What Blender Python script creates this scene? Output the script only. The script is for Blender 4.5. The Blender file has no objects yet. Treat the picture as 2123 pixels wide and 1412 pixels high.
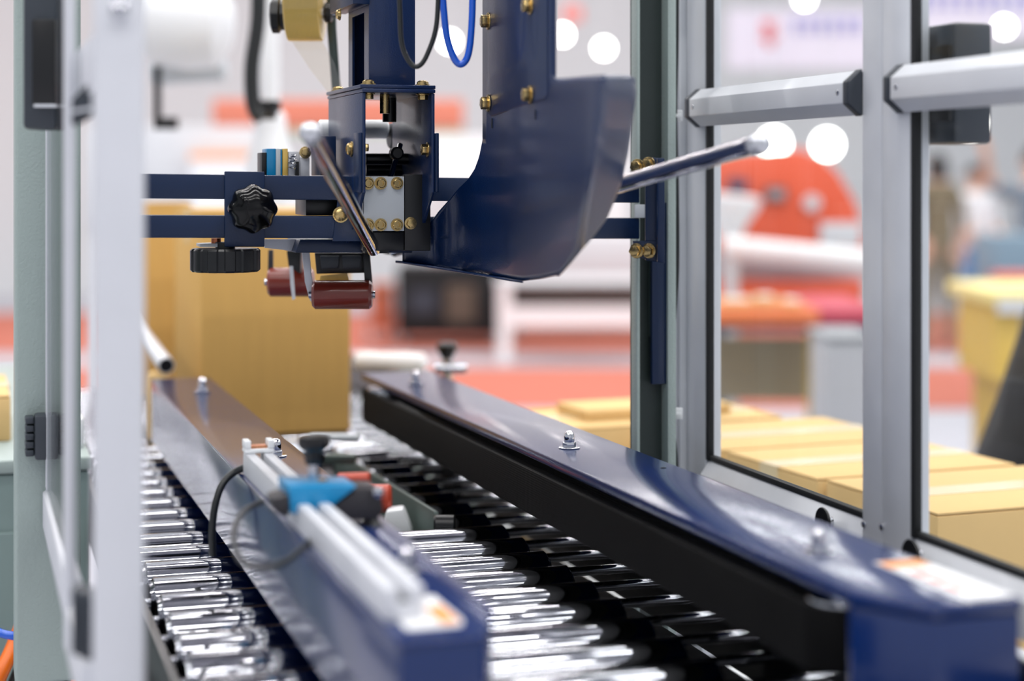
import bpy, bmesh, math, random
from mathutils import Vector, Matrix, Quaternion

random.seed(7)
PI = math.pi
SC = bpy.context.scene
COL = SC.collection

# ------------------------------------------------------------------ camera
F, CX, HY = 3600.0, 1061.5, 370.0          # focal length (px), principal column, horizon row of the 2123x1412 frame
YAW = math.atan(1141.5 / F)                # machine axis is +Y; the camera looks to its right
ST, CT = math.sin(YAW), math.cos(YAW)
ZC = 1.45                                  # camera height above the hall floor
cam_d = bpy.data.cameras.new('camera')
cam = bpy.data.objects.new('camera', cam_d)
COL.objects.link(cam)
cam.location = (0, 0, ZC)
cam.rotation_euler = (PI / 2, 0, -YAW)
cam_d.sensor_width = 36
cam_d.lens = F / 2123 * 36
cam_d.shift_y = -(706 - HY) / 2123
cam_d.clip_start = 0.05
cam_d.clip_end = 200
cam_d.dof.use_dof = True
cam_d.dof.focus_distance = 1.78
cam_d.dof.aperture_fstop = (cam_d.lens / 1000) / 0.0265
cam_d.dof.aperture_blades = 0
SC.camera = cam

# ------------------------------------------------------------------ world, lamps, exposure
w = bpy.data.worlds.new('hall_ambient')
SC.world = w
w.use_nodes = True
bg = w.node_tree.nodes['Background']
bg.inputs[0].default_value = (0.86, 0.90, 1.0, 1)
bg.inputs[1].default_value = 0.42
SC.view_settings.view_transform = 'Standard'
SC.view_settings.look = 'None'
SC.view_settings.gamma = 1.0
SC.view_settings.use_curve_mapping = False
SC.view_settings.exposure = 0.50

LAMP_W = 50.0


def strip_lamp(x, y, z, lx, ly, e, rx=0.0):
    ld = bpy.data.lights.new('strip_lamp', 'AREA')
    ld.shape = 'RECTANGLE'
    ld.size, ld.size_y = lx, ly
    ld.energy = e
    ld.color = (1.0, 0.985, 0.965)
    lo = bpy.data.objects.new('strip_lamp', ld)
    lo.location = (x, y, z)
    lo.rotation_euler = (rx, 0, 0)
    COL.objects.link(lo)


for iy in range(8):                      # rows of strip lights under the hall ceiling
    for ix in range(8):
        strip_lamp(-6.6 + 3.0 * ix + 0.5 * (iy % 2), -5.0 + 3.2 * iy, 7.2, 2.6, 0.12, LAMP_W)

# ------------------------------------------------------------------ pixel helpers (all z relative to the lens)
def W(px, py, D):
    u = (px - CX) / F
    return Vector((D * (ST + CT * u), D * (CT - ST * u), D * (HY - py) / F))


def WX(px, py, X):
    u = (px - CX) / F
    return W(px, py, X / (ST + CT * u))


def WY(px, py, Y):
    u = (px - CX) / F
    return W(px, py, Y / (CT - ST * u))


def WZ(px, py, Z):
    return W(px, py, -Z * F / (py - HY))


# ------------------------------------------------------------------ materials
def lin(c):
    r = []
    for k in c:
        k = k / 255.0
        r.append(k / 12.92 if k <= 0.04045 else ((k + 0.055) / 1.055) ** 2.4)
    return (r[0], r[1], r[2], 1.0)


MATS = {}


def mat(name, rgb, rough=0.5, metal=0.0, bump=0.0, bscale=400.0, var=0.0, vscale=6.0, coat=0.0, spec=0.5, emit=0.0, aniso=None, trans=0.0):
    if name in MATS:
        return MATS[name]
    m = bpy.data.materials.new(name)
    m.use_nodes = True
    nt = m.node_tree
    b = nt.nodes['Principled BSDF']
    b.inputs['Base Color'].default_value = lin(rgb)
    b.inputs['Roughness'].default_value = rough
    b.inputs['Metallic'].default_value = metal
    b.inputs['Specular IOR Level'].default_value = spec
    b.inputs['Coat Weight'].default_value = coat
    b.inputs['Coat Roughness'].default_value = 0.12
    b.inputs['Transmission Weight'].default_value = trans
    if emit > 0:
        b.inputs['Emission Color'].default_value = lin(rgb)
        b.inputs['Emission Strength'].default_value = emit
    tc = nt.nodes.new('ShaderNodeTexCoord')
    if var > 0:
        n = nt.nodes.new('ShaderNodeTexNoise')
        n.inputs['Scale'].default_value = vscale
        n.inputs['Detail'].default_value = 6
        mp = nt.nodes.new('ShaderNodeMapping')
        if aniso:
            mp.inputs['Scale'].default_value = aniso
        nt.links.new(tc.outputs['Object'], mp.inputs[0])
        nt.links.new(mp.outputs[0], n.inputs['Vector'])
        mx = nt.nodes.new('ShaderNodeMix')
        mx.data_type = 'RGBA'
        c = lin(rgb)
        mx.inputs[6].default_value = tuple(max(0, k * (1 - var)) for k in c[:3]) + (1,)
        mx.inputs[7].default_value = tuple(min(1, k * (1 + var)) for k in c[:3]) + (1,)
        nt.links.new(n.outputs['Fac'], mx.inputs[0])
        nt.links.new(mx.outputs[2], b.inputs['Base Color'])
        rr = nt.nodes.new('ShaderNodeMapRange')
        rr.inputs[3].default_value = max(0.02, rough * 0.8)
        rr.inputs[4].default_value = min(1, rough * 1.2)
        nt.links.new(n.outputs['Fac'], rr.inputs[0])
        nt.links.new(rr.outputs[0], b.inputs['Roughness'])
    if bump > 0:
        n2 = nt.nodes.new('ShaderNodeTexNoise')
        n2.inputs['Scale'].default_value = bscale
        n2.inputs['Detail'].default_value = 3
        nt.links.new(tc.outputs['Object'], n2.inputs['Vector'])
        bp = nt.nodes.new('ShaderNodeBump')
        bp.inputs['Strength'].default_value = bump
        bp.inputs['Distance'].default_value = 0.001
        nt.links.new(n2.outputs['Fac'], bp.inputs['Height'])
        nt.links.new(bp.outputs[0], b.inputs['Normal'])
    MATS[name] = m
    return m


NAVY = mat('navy_powder_coat', (4, 34, 76), 0.30, bump=0.30, bscale=700, var=0.08, coat=0.3)
NAVYB = mat('navy_gloss_beam_paint', (3, 35, 90), 0.22, bump=0.05, bscale=800, var=0.08, coat=0.6)
NAVYF = mat('navy_smooth_paint', (4, 32, 68), 0.34, bump=0.12, bscale=500, var=0.06)
ALU = mat('anodised_aluminium', (224, 227, 232), 0.40, metal=0.22, var=0.05, vscale=30, bump=0.04, bscale=900)
ALUL = mat('pale_aluminium', (214, 216, 222), 0.45, metal=0.25, var=0.03, vscale=20)
STEEL = mat('polished_steel', (205, 207, 212), 0.13, metal=1.0, var=0.1, vscale=60, bump=0.03, bscale=200)
ROLL = mat('roller_steel', (172, 174, 180), 0.06, metal=1.0, var=0.14, vscale=25, aniso=(0.4, 6, 6))
CHROME = mat('chrome', (228, 228, 232), 0.05, metal=1.0)
GREYG = mat('grey_green_paint', (158, 172, 168), 0.42, bump=0.6, bscale=330, var=0.05)
GREYD = mat('dark_grey_green_paint', (70, 84, 80), 0.45, bump=0.3, bscale=330, var=0.08)
BLACK = mat('black_plastic', (16, 17, 19), 0.32, var=0.15)
GLOSSB = mat('glossy_black_bakelite', (7, 7, 8), 0.14, spec=0.3)
DARKP = mat('dark_grey_plastic', (52, 58, 66), 0.42, bump=0.15, bscale=300, var=0.06)
RUBBER = mat('black_rubber_gasket', (20, 22, 24), 0.6, var=0.2)
ZINC = mat('yellow_zinc', (196, 170, 116), 0.27, metal=1.0, var=0.25, vscale=150)
CARD = mat('kraft_cardboard', (204, 162, 94), 0.75, var=0.09, vscale=14, aniso=(6, 6, 0.6), bump=0.08, bscale=200, spec=0.2)
CARDL = mat('pale_kraft_cardboard', (216, 182, 126), 0.75, var=0.06, vscale=10, bump=0.06, bscale=200, spec=0.2)
TAPE = mat('parcel_tape', (232, 212, 170), 0.2, var=0.05)
BLUECY = mat('sky_blue_enamel', (18, 140, 196), 0.3, bump=0.1, bscale=300, var=0.05, coat=0.3)
DARKB = mat('charcoal_bracket', (48, 46, 50), 0.4, var=0.1)
WHITE = mat('white_plastic', (236, 238, 240), 0.35, var=0.02)
WHITEP = mat('white_coated_plate', (208, 214, 218), 0.4, var=0.04, vscale=12)
REDR = mat('brown_red_rubber', (128, 44, 28), 0.3, var=0.12, coat=0.4)
ORR = mat('orange_red_rubber', (190, 70, 46), 0.4, var=0.1)
YTAPE = mat('yellow_tape', (236, 198, 104), 0.25, var=0.08, vscale=60, aniso=(20, 1, 1), coat=0.4)
CABLEB = mat('black_cable', (30, 33, 34), 0.38, var=0.1)
HOSEB = mat('blue_air_hose', (18, 96, 222), 0.12, coat=0.6, trans=0.15)
CABLEO = mat('orange_cable', (228, 108, 22), 0.4, var=0.05)
SKIN = mat('skin', (214, 170, 146), 0.55, var=0.05)
HAIR = mat('black_hair', (20, 18, 20), 0.5, var=0.2)
RED = mat('red_carpet', (186, 112, 96), 0.95, var=0.08, vscale=4, bump=0.3, bscale=120, spec=0.1)
LABELW = mat('label_white', (240, 240, 240), 0.35, var=0.02)
LABELR = mat('label_red', (216, 78, 48), 0.4)
LABELO = mat('label_orange', (240, 150, 60), 0.4)


def glass_mat(name, tint=(0.95, 0.965, 0.965), refl=0.02, haze=0.008):
    m = bpy.data.materials.new(name)
    m.use_nodes = True
    nt = m.node_tree
    nt.nodes.clear()
    out = nt.nodes.new('ShaderNodeOutputMaterial')
    tr = nt.nodes.new('ShaderNodeBsdfTransparent')
    tr.inputs[0].default_value = tint + (1,)
    gl = nt.nodes.new('ShaderNodeBsdfGlossy')
    gl.inputs['Roughness'].default_value = 0.02
    df = nt.nodes.new('ShaderNodeBsdfDiffuse')
    df.inputs[0].default_value = (0.85, 0.86, 0.86, 1)
    lw = nt.nodes.new('ShaderNodeFresnel')
    lw.inputs[0].default_value = 1.06
    ad = nt.nodes.new('ShaderNodeMath')
    ad.operation = 'MULTIPLY_ADD'
    ad.inputs[1].default_value = 0.7
    ad.inputs[2].default_value = refl * 0.4
    nt.links.new(lw.outputs[0], ad.inputs[0])
    m1 = nt.nodes.new('ShaderNodeMixShader')
    nt.links.new(ad.outputs[0], m1.inputs[0])
    nt.links.new(tr.outputs[0], m1.inputs[1])
    nt.links.new(gl.outputs[0], m1.inputs[2])
    # dust and faint smears on the pane
    tc = nt.nodes.new('ShaderNodeTexCoord')
    nz = nt.nodes.new('ShaderNodeTexNoise')
    nz.inputs['Scale'].default_value = 14
    nz.inputs['Detail'].default_value = 8
    mul = nt.nodes.new('ShaderNodeMath')
    mul.operation = 'MULTIPLY'
    mul.inputs[1].default_value = haze * 2
    nt.links.new(tc.outputs['Object'], nz.inputs['Vector'])
    nt.links.new(nz.outputs['Fac'], mul.inputs[0])
    m2 = nt.nodes.new('ShaderNodeMixShader')
    nt.links.new(mul.outputs[0], m2.inputs[0])
    nt.links.new(m1.outputs[0], m2.inputs[1])
    nt.links.new(df.outputs[0], m2.inputs[2])
    nt.links.new(m2.outputs[0], out.inputs[0])
    return m


GLASS = glass_mat('clear_guard_pane')
FILM = glass_mat('clear_tape_film', (0.97, 0.93, 0.84), 0.2, 0.08)


def belt_mat():
    m = bpy.data.materials.new('ribbed_black_belt')
    m.use_nodes = True
    nt = m.node_tree
    b = nt.nodes['Principled BSDF']
    b.inputs['Base Color'].default_value = lin((7, 7, 8))
    b.inputs['Roughness'].default_value = 0.7
    b.inputs['Specular IOR Level'].default_value = 0.12
    tc = nt.nodes.new('ShaderNodeTexCoord')
    vo = nt.nodes.new('ShaderNodeTexVoronoi')
    vo.inputs['Scale'].default_value = 420
    vo.inputs['Randomness'].default_value = 0.0
    bp = nt.nodes.new('ShaderNodeBump')
    bp.inputs['Strength'].default_value = 0.6
    bp.inputs['Distance'].default_value = 0.0012
    bp.invert = True
    nt.links.new(tc.outputs['Object'], vo.inputs['Vector'])
    nt.links.new(vo.outputs['Distance'], bp.inputs['Height'])
    nt.links.new(bp.outputs[0], b.inputs['Normal'])
    return m


BELT = belt_mat()


# ------------------------------------------------------------------ mesh builder
class MB:
    def __init__(s):
        s.v, s.f = [], []

    def add(s, vs, fs):
        o = len(s.v)
        s.v += [Vector(p) for p in vs]
        s.f += [tuple(i + o for i in q) for q in fs]
        return s

    def box(s, x0, x1, y0, y1, z0, z1):
        vs = [(x, y, z) for z in (z0, z1) for y in (y0, y1) for x in (x0, x1)]
        return s.add(vs, [(0, 2, 3, 1), (4, 5, 7, 6), (0, 1, 5, 4), (2, 6, 7, 3), (0, 4, 6, 2), (1, 3, 7, 5)])

    def obox(s, c, size, rot=None, yaw=0.0):
        R = rot if rot is not None else Matrix.Rotation(yaw, 3, 'Z')
        c = Vector(c)
        vs = []
        for z in (-.5, .5):
            for y in (-.5, .5):
                for x in (-.5, .5):
                    vs.append(c + R @ Vector((x * size[0], y * size[1], z * size[2])))
        return s.add(vs, [(0, 2, 3, 1), (4, 5, 7, 6), (0, 1, 5, 4), (2, 6, 7, 3), (0, 4, 6, 2), (1, 3, 7, 5)])

    def lathe(s, prof, p0=(0, 0, 0), axis=(0, 0, 1), n=24, mod=None, cap=True):
        p0 = Vector(p0)
        a = Vector(axis).normalized()
        q = a.to_track_quat('Z', 'Y')
        vs, fs = [], []
        for r, h in prof:
            for i in range(n):
                t = 2 * PI * i / n
                rr = r * (mod(t, h) if mod else 1)
                vs.append(p0 + q @ Vector((rr * math.cos(t), rr * math.sin(t), h)))
        for j in range(len(prof) - 1):
            for i in range(n):
                k = (i + 1) % n
                fs.append((j * n + i, j * n + k, (j + 1) * n + k, (j + 1) * n + i))
        if cap:
            fs.append(tuple(range(n))[::-1])
            fs.append(tuple((len(prof) - 1) * n + i for i in range(n)))
        return s.add(vs, fs)

    def cyl(s, p0, p1, r, r1=None, n=24):
        p0, p1 = Vector(p0), Vector(p1)
        L = (p1 - p0).length
        r1 = r if r1 is None else r1
        return s.lathe([(r, 0), (r1, L)], p0, p1 - p0, n)

    def rod(s, p0, p1, r, rnd, n=20):
        p0, p1 = Vector(p0), Vector(p1)
        L = (p1 - p0).length
        return s.lathe([(r - rnd, 0), (r, rnd), (r, L - rnd), (r - rnd, L)], p0, p1 - p0, n)

    def tube(s, pts, r, n=12, sub=8):
        pts = [Vector(p) for p in pts]
        P = []
        for i in range(len(pts) - 1):
            a, b, c, d = pts[max(i - 1, 0)], pts[i], pts[i + 1], pts[min(i + 2, len(pts) - 1)]
            for k in range(sub):
                t = k / sub
                P.append(0.5 * ((2 * b) + (c - a) * t + (2 * a - 5 * b + 4 * c - d) * t * t + (3 * b - a - 3 * c + d) * t ** 3))
        P.append(pts[-1])
        vs, fs = [], []
        up = None
        for i, p in enumerate(P):
            t = (P[min(i + 1, len(P) - 1)] - P[max(i - 1, 0)]).normalized()
            if up is None:
                up = t.orthogonal().normalized()
            up = (up - t * up.dot(t)).normalized()
            sd = t.cross(up)
            rr = r[0] + (r[1] - r[0]) * i / (len(P) - 1) if isinstance(r, tuple) else r
            for k in range(n):
                a = 2 * PI * k / n
                vs.append(p + (up * math.cos(a) + sd * math.sin(a)) * rr)
        for i in range(len(P) - 1):
            for k in range(n):
                m = (k + 1) % n
                fs.append((i * n + k, i * n + m, (i + 1) * n + m, (i + 1) * n + k))
        fs.append(tuple(range(n))[::-1])
        fs.append(tuple((len(P) - 1) * n + k for k in range(n)))
        return s.add(vs, fs)

    def prism(s, poly, vec):
        poly = [Vector(p) for p in poly]
        vec = Vector(vec)
        n = len(poly)
        vs = poly + [p + vec for p in poly]
        fs = [tuple(range(n))[::-1], tuple(range(n, 2 * n))]
        for i in range(n):
            k = (i + 1) % n
            fs.append((i, k, n + k, n + i))
        return s.add(vs, fs)

    def quadgrid(s, rows):
        n = len(rows[0])
        vs = [p for r in rows for p in r]
        fs = []
        for j in range(len(rows) - 1):
            for i in range(n - 1):
                fs.append((j * n + i, j * n + i + 1, (j + 1) * n + i + 1, (j + 1) * n + i))
        return s.add(vs, fs)

    def mesh(s, name, m, off, bevel=0.0, ang=35, seg=2):
        me = bpy.data.meshes.new(name)
        me.from_pydata([tuple(p - off) for p in s.v], [], s.f)
        bm = bmesh.new()
        bm.from_mesh(me)
        bmesh.ops.recalc_face_normals(bm, faces=bm.faces)
        if bevel > 0:
            ed = [e for e in bm.edges if len(e.link_faces) == 2 and e.calc_face_angle(0) > math.radians(30)]
            bmesh.ops.bevel(bm, geom=ed, offset=bevel, offset_type='OFFSET', segments=seg, profile=0.5, affect='EDGES', clamp_overlap=True)
        bm.to_mesh(me)
        bm.free()
        for p in me.polygons:
            p.use_smooth = True
        me.set_sharp_from_angle(angle=math.radians(ang))
        for k in (m if isinstance(m, (list, tuple)) else [m]):
            me.materials.append(k)
        return me

    def build(s, name, m, parent=None, bevel=0.0, ang=35, seg=2):
        if parent is None:
            xs = [p.x for p in s.v]
            ys = [p.y for p in s.v]
            zs = [p.z for p in s.v]
            off = Vector(((min(xs) + max(xs)) / 2, (min(ys) + max(ys)) / 2, min(zs)))
        else:
            off = ORG[parent.name]
        me = s.mesh(name, m, off, bevel, ang, seg)
        o = bpy.data.objects.new(name, me)
        COL.objects.link(o)
        if parent is None:
            o.location = off + Vector((0, 0, ZC))
        else:
            o.parent = parent
        ORG[o.name] = off
        return o


ORG = {}


def thing(name, label, cat, loc, group=None, kind=None):
    o = bpy.data.objects.new(name, None)
    COL.objects.link(o)
    loc = Vector(loc)
    o.location = loc + Vector((0, 0, ZC))
    o.empty_display_size = 0.02
    ORG[o.name] = loc
    return tag(o, label, cat, group, kind)


def tag(o, label=None, cat=None, group=None, kind=None):
    if label:
        o['label'] = label
    if cat:
        o['category'] = cat
    if group:
        o['group'] = group
    if kind:
        o['kind'] = kind
    return o


def piece(name, me, parent, loc, axis=None, rotz=0.0, sc=1.0):
    """one more object that shares mesh data `me` (built about its own origin, axis +Z)"""
    o = bpy.data.objects.new(name, me)
    COL.objects.link(o)
    loc = Vector(loc)
    o.parent = parent
    o.location = loc - ORG[parent.name]
    q = Quaternion()
    if axis is not None:
        q = Vector(axis).normalized().to_track_quat('Z', 'Y')
    q = q @ Quaternion((0, 0, 1), rotz)
    o.rotation_mode = 'QUATERNION'
    o.rotation_quaternion = q
    o.scale = (sc, sc, sc)
    ORG[o.name] = Vector((0, 0, 0))
    return o


def sub(name, me, parent):
    """sub-part of a piece: same local frame"""
    o = bpy.data.objects.new(name, me)
    COL.objects.link(o)
    o.parent = parent
    return o


Z0 = Vector((0, 0, 0))
FLOOR = -ZC


def shared(mb, name, m, bevel=0.0, ang=35):
    return mb.mesh(name, m, Z0, bevel, ang)


# shared fasteners ------------------------------------------------------------
def hexpoly(af, z, rot=0.0):
    r = af / math.sqrt(3)
    return [(r * math.cos(PI / 3 * i + rot), r * math.sin(PI / 3 * i + rot), z) for i in range(6)]


_m = MB().prism(hexpoly(0.0125, 0.0015), (0, 0, 0.005))
_m.lathe([(0.0054, 0.006), (0.0054, 0.0125), (0.0048, 0.0155), (0.0033, 0.0175), (0.0012, 0.0183)], n=20)
M_ACORN = shared(_m, 'acorn_nut', CHROME, 0.0004)
M_WASH = shared(MB().lathe([(0.0105, 0), (0.0112, 0.0005), (0.0112, 0.0012), (0.0105, 0.0016)], n=28), 'washer', STEEL)
_m = MB().lathe([(0.0072, 0), (0.0072, 0.0012)], n=20)
_m.prism(hexpoly(0.0095, 0.001), (0, 0, 0.0055))
M_HEX = shared(_m, 'zinc_hex_bolt', ZINC, 0.0004)
_m = MB().lathe([(0.0064, 0), (0.0064, 0.001), (0.0052, 0.001), (0.0050, 0.003), (0.0036, 0.0042), (0.0022, 0.0045), (0.0020, 0.0022)], n=20)
M_BUTTON = shared(_m, 'zinc_button_screw', ZINC)
_m = MB().lathe([(0.0075, 0), (0.0075, 0.001), (0.0055, 0.001), (0.0055, 0.0048), (0.0045, 0.0056), (0.0028, 0.0056), (0.0026, 0.003)], n=20)
M_SOCK = shared(_m, 'zinc_socket_screw', ZINC)
M_SCREW = shared(MB().lathe([(0.0038, 0), (0.0036, 0.0008), (0.0024, 0.0016), (0.0010, 0.0016), (0.0008, 0.0008)], n=16), 'pan_screw', STEEL)


def acorn(parent, loc):
    o = piece('acorn_nut', M_ACORN, parent, loc, rotz=random.uniform(0, 1))
    sub('washer', M_WASH, o)
    return o


# ================================================================== SETTING
def struct(o):
    o['kind'] = 'structure'
    return o


FLOORM = mat('grey_hall_floor', (178, 178, 186), 0.5, var=0.07, vscale=1.5)
WALLM = mat('pale_hall_wall', (206, 208, 210), 0.8, var=0.03, vscale=1.0)
CEILM = mat('pale_hall_ceiling', (186, 188, 194), 0.9, var=0.05, vscale=1.0)
struct(MB().box(-14, 26, -12, 24, FLOOR - 0.2, FLOOR).build('floor', FLOORM))
struct(MB().box(-14, 26, 22.2, 22.5, FLOOR, 7.4 - ZC).build('wall_back', WALLM))
struct(MB().box(-14, 26, -12, 24, 7.5 - ZC, 7.7 - ZC).build('ceiling', CEILM))


def strip(D0, D1, px0, px1, z0, z1):
    q = [W(px0, HY, D0), W(px1, HY, D0), W(px1, HY, D1), W(px0, HY, D1)]
    return [Vector((p.x, p.y, z0)) for p in q], (0, 0, z1 - z0)


def fbox(mb, px0, px1, py0, py1, D, depth):
    """a box whose front, square to the view, covers that pixel rectangle at distance D"""
    a = W(px0, py1, D)
    b = W(px1, py0, D)
    c = (a + b) / 2
    fw = Vector((ST, CT, 0))
    return mb.obox(c + fw * depth / 2, ((px1 - px0) * D / F, depth, (py1 - py0) * D / F), yaw=-YAW)


FW = Vector((ST, CT, 0))
RT = Vector((CT, -ST, 0))

p, v = strip(10.9, 13.3, -1300, 2700, FLOOR, FLOOR + 0.008)
tag(MB().prism(p, v).build('carpet', RED), 'red exhibition carpet strip nearest the machine, before the grey aisle', 'carpet')
p, v = strip(14.4, 18.6, -1300, 2500, FLOOR, FLOOR + 0.008)
tag(MB().prism(p, v).build('carpet', RED), 'far red exhibition carpet under the white bench and dark machine', 'carpet')

# ================================================================== ROLLER CONVEYOR
RT_Z = -0.384
RR = 0.0235
conv = thing('roller_conveyor', 'roller conveyor bed of shiny steel rollers under the two blue side beams', 'conveyor', (0.43, 2.0, FLOOR))
X0, X1 = 0.172, 0.576
MB().box(0.158, 0.166, 0.80, 3.3, -0.47, -0.398).build('side_frame', BLACK, conv, 0.001)
MB().box(0.706, 0.714, 0.80, 3.3, -0.47, -0.398).build('side_frame', BLACK, conv, 0.001)
MB().box(0.168, 0.704, 0.80, 3.3, -0.478, -0.472).build('gap_shade_sheet', BLACK, conv)  # black sheet added under the rollers so their gaps stay dark
MB().box(0.7145, 0.7185, 0.80, 3.3, -0.47, -0.34).build('light_blocker', BLACK, conv)  # black panel added to block light passing under the right beam


def roller_mesh(L, tail=0.13):
    m = MB().lathe([(0.004, -0.006), (0.004, 0.0), (RR - 0.006, 0.0), (RR - 0.0045, 0.003), (RR - 0.001, 0.003), (RR, 0.004),
                    (RR, L - 0.004), (RR - 0.001, L - 0.003), (RR - 0.0045, L - 0.003), (RR - 0.006, L), (0.005, L), (0.005, L + tail)], n=32)
    return shared(m, 'roller', ROLL)


M_RFULL = roller_mesh(X1 - X0)
M_RL = roller_mesh(0.385 - X0, 0.006)
M_RR = roller_mesh(X1 - 0.512)
y = 0.92
while y < 3.25:
    if 1.84 < y < 2.52:
        piece('roller', M_RL, conv, (X0, y, RT_Z - RR), (1, 0, 0), random.uniform(0, 6))
        piece('roller', M_RR, conv, (0.512, y, RT_Z - RR), (1, 0, 0), random.uniform(0, 6))
    else:
        piece('roller', M_RFULL, conv, (X0, y, RT_Z - RR), (1, 0, 0), random.uniform(0, 6))
    y += 0.0705
for lx in (0.17, 0.66):
    for ly in (0.95, 3.1):
        MB().box(lx, lx + 0.045, ly, ly + 0.045, FLOOR, -0.479).build('leg', BLACK, conv, 0.002)

# ================================================================== SIDE DRIVE BEAMS
BT = -0.280
# left beam
lb = thing('side_drive_beam', 'left navy side beam on the conveyor carrying the aluminium sensor rail', 'machine beam', (0.29, 1.74, -0.37))
outl = [(0.252, 1.02), (0.306, 1.02), (0.331, 1.086), (0.331, 2.46), (0.252, 2.46)]
MB().prism([(x, y, -0.367) for x, y in outl], (0, 0, 0.0842)).build('body', NAVYB, lb, 0.0015)
o2 = [(0.2508, 1.0185), (0.3065, 1.0185), (0.3322, 1.0855), (0.3322, 2.4615), (0.2508, 2.4615)]
MB().prism([(x, y, -0.2826) for x, y in o2], (0, 0, 0.0026)).build('top_cover', NAVYB, lb, 0.0008)
MB().box(0.332, 0.340, 1.13, 2.44, -0.352, -0.309).build('drive_belt', BELT, lb, 0.002)
for yy in (1.2, 1.74, 2.30):
    acorn(lb, (0.302, yy, BT))
for yy in (1.307, 2.225):
    MB().box(0.27, 0.315, yy - 0.004, yy + 0.004, -0.4715, -0.366).build('support_plate', BLACK, lb)
lbl = MB().prism([(0.263, 1.045, BT + 0.0002), (0.298, 1.045, BT + 0.0002), (0.302, 1.055, BT + 0.0002), (0.302, 1.125, BT + 0.0002), (0.263, 1.125, BT + 0.0002)],
                 (0, 0, 0.0004)).build('warning_label', LABELW, lb)
MB().prism([(0.2875, 1.053, BT + 0.0008), (0.299, 1.053, BT + 0.0008), (0.299, 1.098, BT + 0.0008), (0.2875, 1.092, BT + 0.0008)], (0, 0, 0.0002)).build('printed_block', LABELO, lbl)

# right beam
rb = thing('side_drive_beam', 'right navy side beam with the black ribbed drive belt along its inner face', 'machine beam', (0.62, 1.72, -0.40))
outr = [(0.612, 1.000), (0.680, 1.000), (0.680, 2.45), (0.580, 2.45), (0.580, 1.052)]
MB().prism([(x, y, -0.2900) for x, y in outr], (0, 0, 0.0100)).build('top_cover', NAVYB, rb, 0.0016)
MB().prism([(0.612, 1.001, -0.42), (0.679, 1.001, -0.42), (0.679, 1.058, -0.42), (0.581, 1.058, -0.42), (0.581, 1.0525, -0.42)], (0, 0, 0.1297)).build('end_block', NAVYB, rb, 0.0015)
MB().box(0.664, 0.6792, 1.06, 2.45, -0.375, -0.2903).build('back_panel', NAVYB, rb)
MB().box(0.640, 0.6635, 1.06, 2.45, -0.374, -0.364).build('bottom_plate', BLACK, rb)
MB().box(0.5765, 0.588, 1.14, 2.36, -0.341, -0.300).build('slider_bed', BLACK, rb)


def stadium(xa, xb, ya, yb, n=14):
    r = (xb - xa) / 2
    cx = (xa + xb) / 2
    pts = [(cx + r * math.cos(t), ya + r + r * math.sin(t)) for t in [PI + PI * k / n for k in range(n + 1)]]
    pts += [(cx + r * math.cos(t), yb - r + r * math.sin(t)) for t in [PI * k / n for k in range(n + 1)]]
    return pts


so = stadium(0.570, 0.642, 1.066, 2.436)
si = stadium(0.5755, 0.6365, 1.0715, 2.4305)
bm_ = MB()
n = len(so)
vs = [(x, y, z) for z in (-0.343, -0.2975) for (x, y) in so] + [(x, y, z) for z in (-0.343, -0.2975) for (x, y) in si]
fs = []
for i in range(n):
    k = (i + 1) % n
    fs += [(i, k, n + k, n + i), (2 * n + k, 2 * n + i, 3 * n + i, 3 * n + k), (n + i, n + k, 3 * n + k, 3 * n + i), (k, i, 2 * n + i, 2 * n + k)]
bm_.add(vs, fs).build('drive_belt', BELT, rb, 0.0012)
for yy in (1.102, 2.40):
    MB().lathe([(0.0285, -0.342), (0.0300, -0.340), (0.0300, -0.300), (0.0285, -0.2965), (0.012, -0.2965), (0.012, -0.2903)], (0.606, yy, 0), n=32).build('belt_pulley', STEEL, rb)
for yy in (1.168, 1.70, 2.297):
    acorn(rb, (0.619, yy, BT))
lbl = MB().prism([(0.640, 1.006, BT + 0.0002), (0.677, 1.006, BT + 0.0002), (0.677, 1.125, BT + 0.0002), (0.640, 1.125, BT + 0.0002)], (0, 0, 0.0004)).build('warning_label', LABELW, rb)
MB().box(0.642, 0.675, 1.104, 1.122, BT + 0.0007, BT + 0.0009).build('printed_block', LABELO, lbl)
for k in range(3):
    yy = 1.030 + 0.022 * k
    MB().prism([(0.648, yy, BT + 0.0007), (0.666, yy + 0.008, BT + 0.0007), (0.648, yy + 0.016, BT + 0.0007)], (0, 0, 0.0002)).build('warning_triangle', LABELR, lbl)
h = WZ(1372, 971, BT) + Vector((0.017, 0, 0))
MB().lathe([(0.0028, 0), (0.0028, 0.0003)], h, n=16).build('screw_hole', BLACK, rb)
for yy in (1.32, 2.3):
    MB().box(0.666, 0.677, yy - 0.03, yy + 0.03, -0.4715, -0.3755).build('support_plate', BLACK, rb)
rb.rotation_euler.z = 0.018        # the right beam is set a little toe-in
rb.location.x -= 0.018

# ================================================================== SENSOR RAIL ON LEFT BEAM
sr = thing('sensor_rail', 'slotted aluminium rail lying along the left edge of the left navy beam', 'rail', (0.266, 1.34, BT))
prof = [(0.2535, 0), (0.2795, 0), (0.2795, 0.022), (0.2700, 0.022), (0.2700, 0.012), (0.2630, 0.012), (0.2630, 0.022), (0.2535, 0.022)]


def railseg(ya, yb, name):
    return MB().prism([(x, ya, BT + 0.0002 + z) for x, z in prof], (0, yb - ya, 0)).build(name, ALUL, sr, 0.0015)


railseg(1.065, 1.64, 'profile')
MB().box(0.2632, 0.2698, 1.067, 1.638, BT + 0.0122, BT + 0.0135).build('slot_insert', BLACK, sr)
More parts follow.
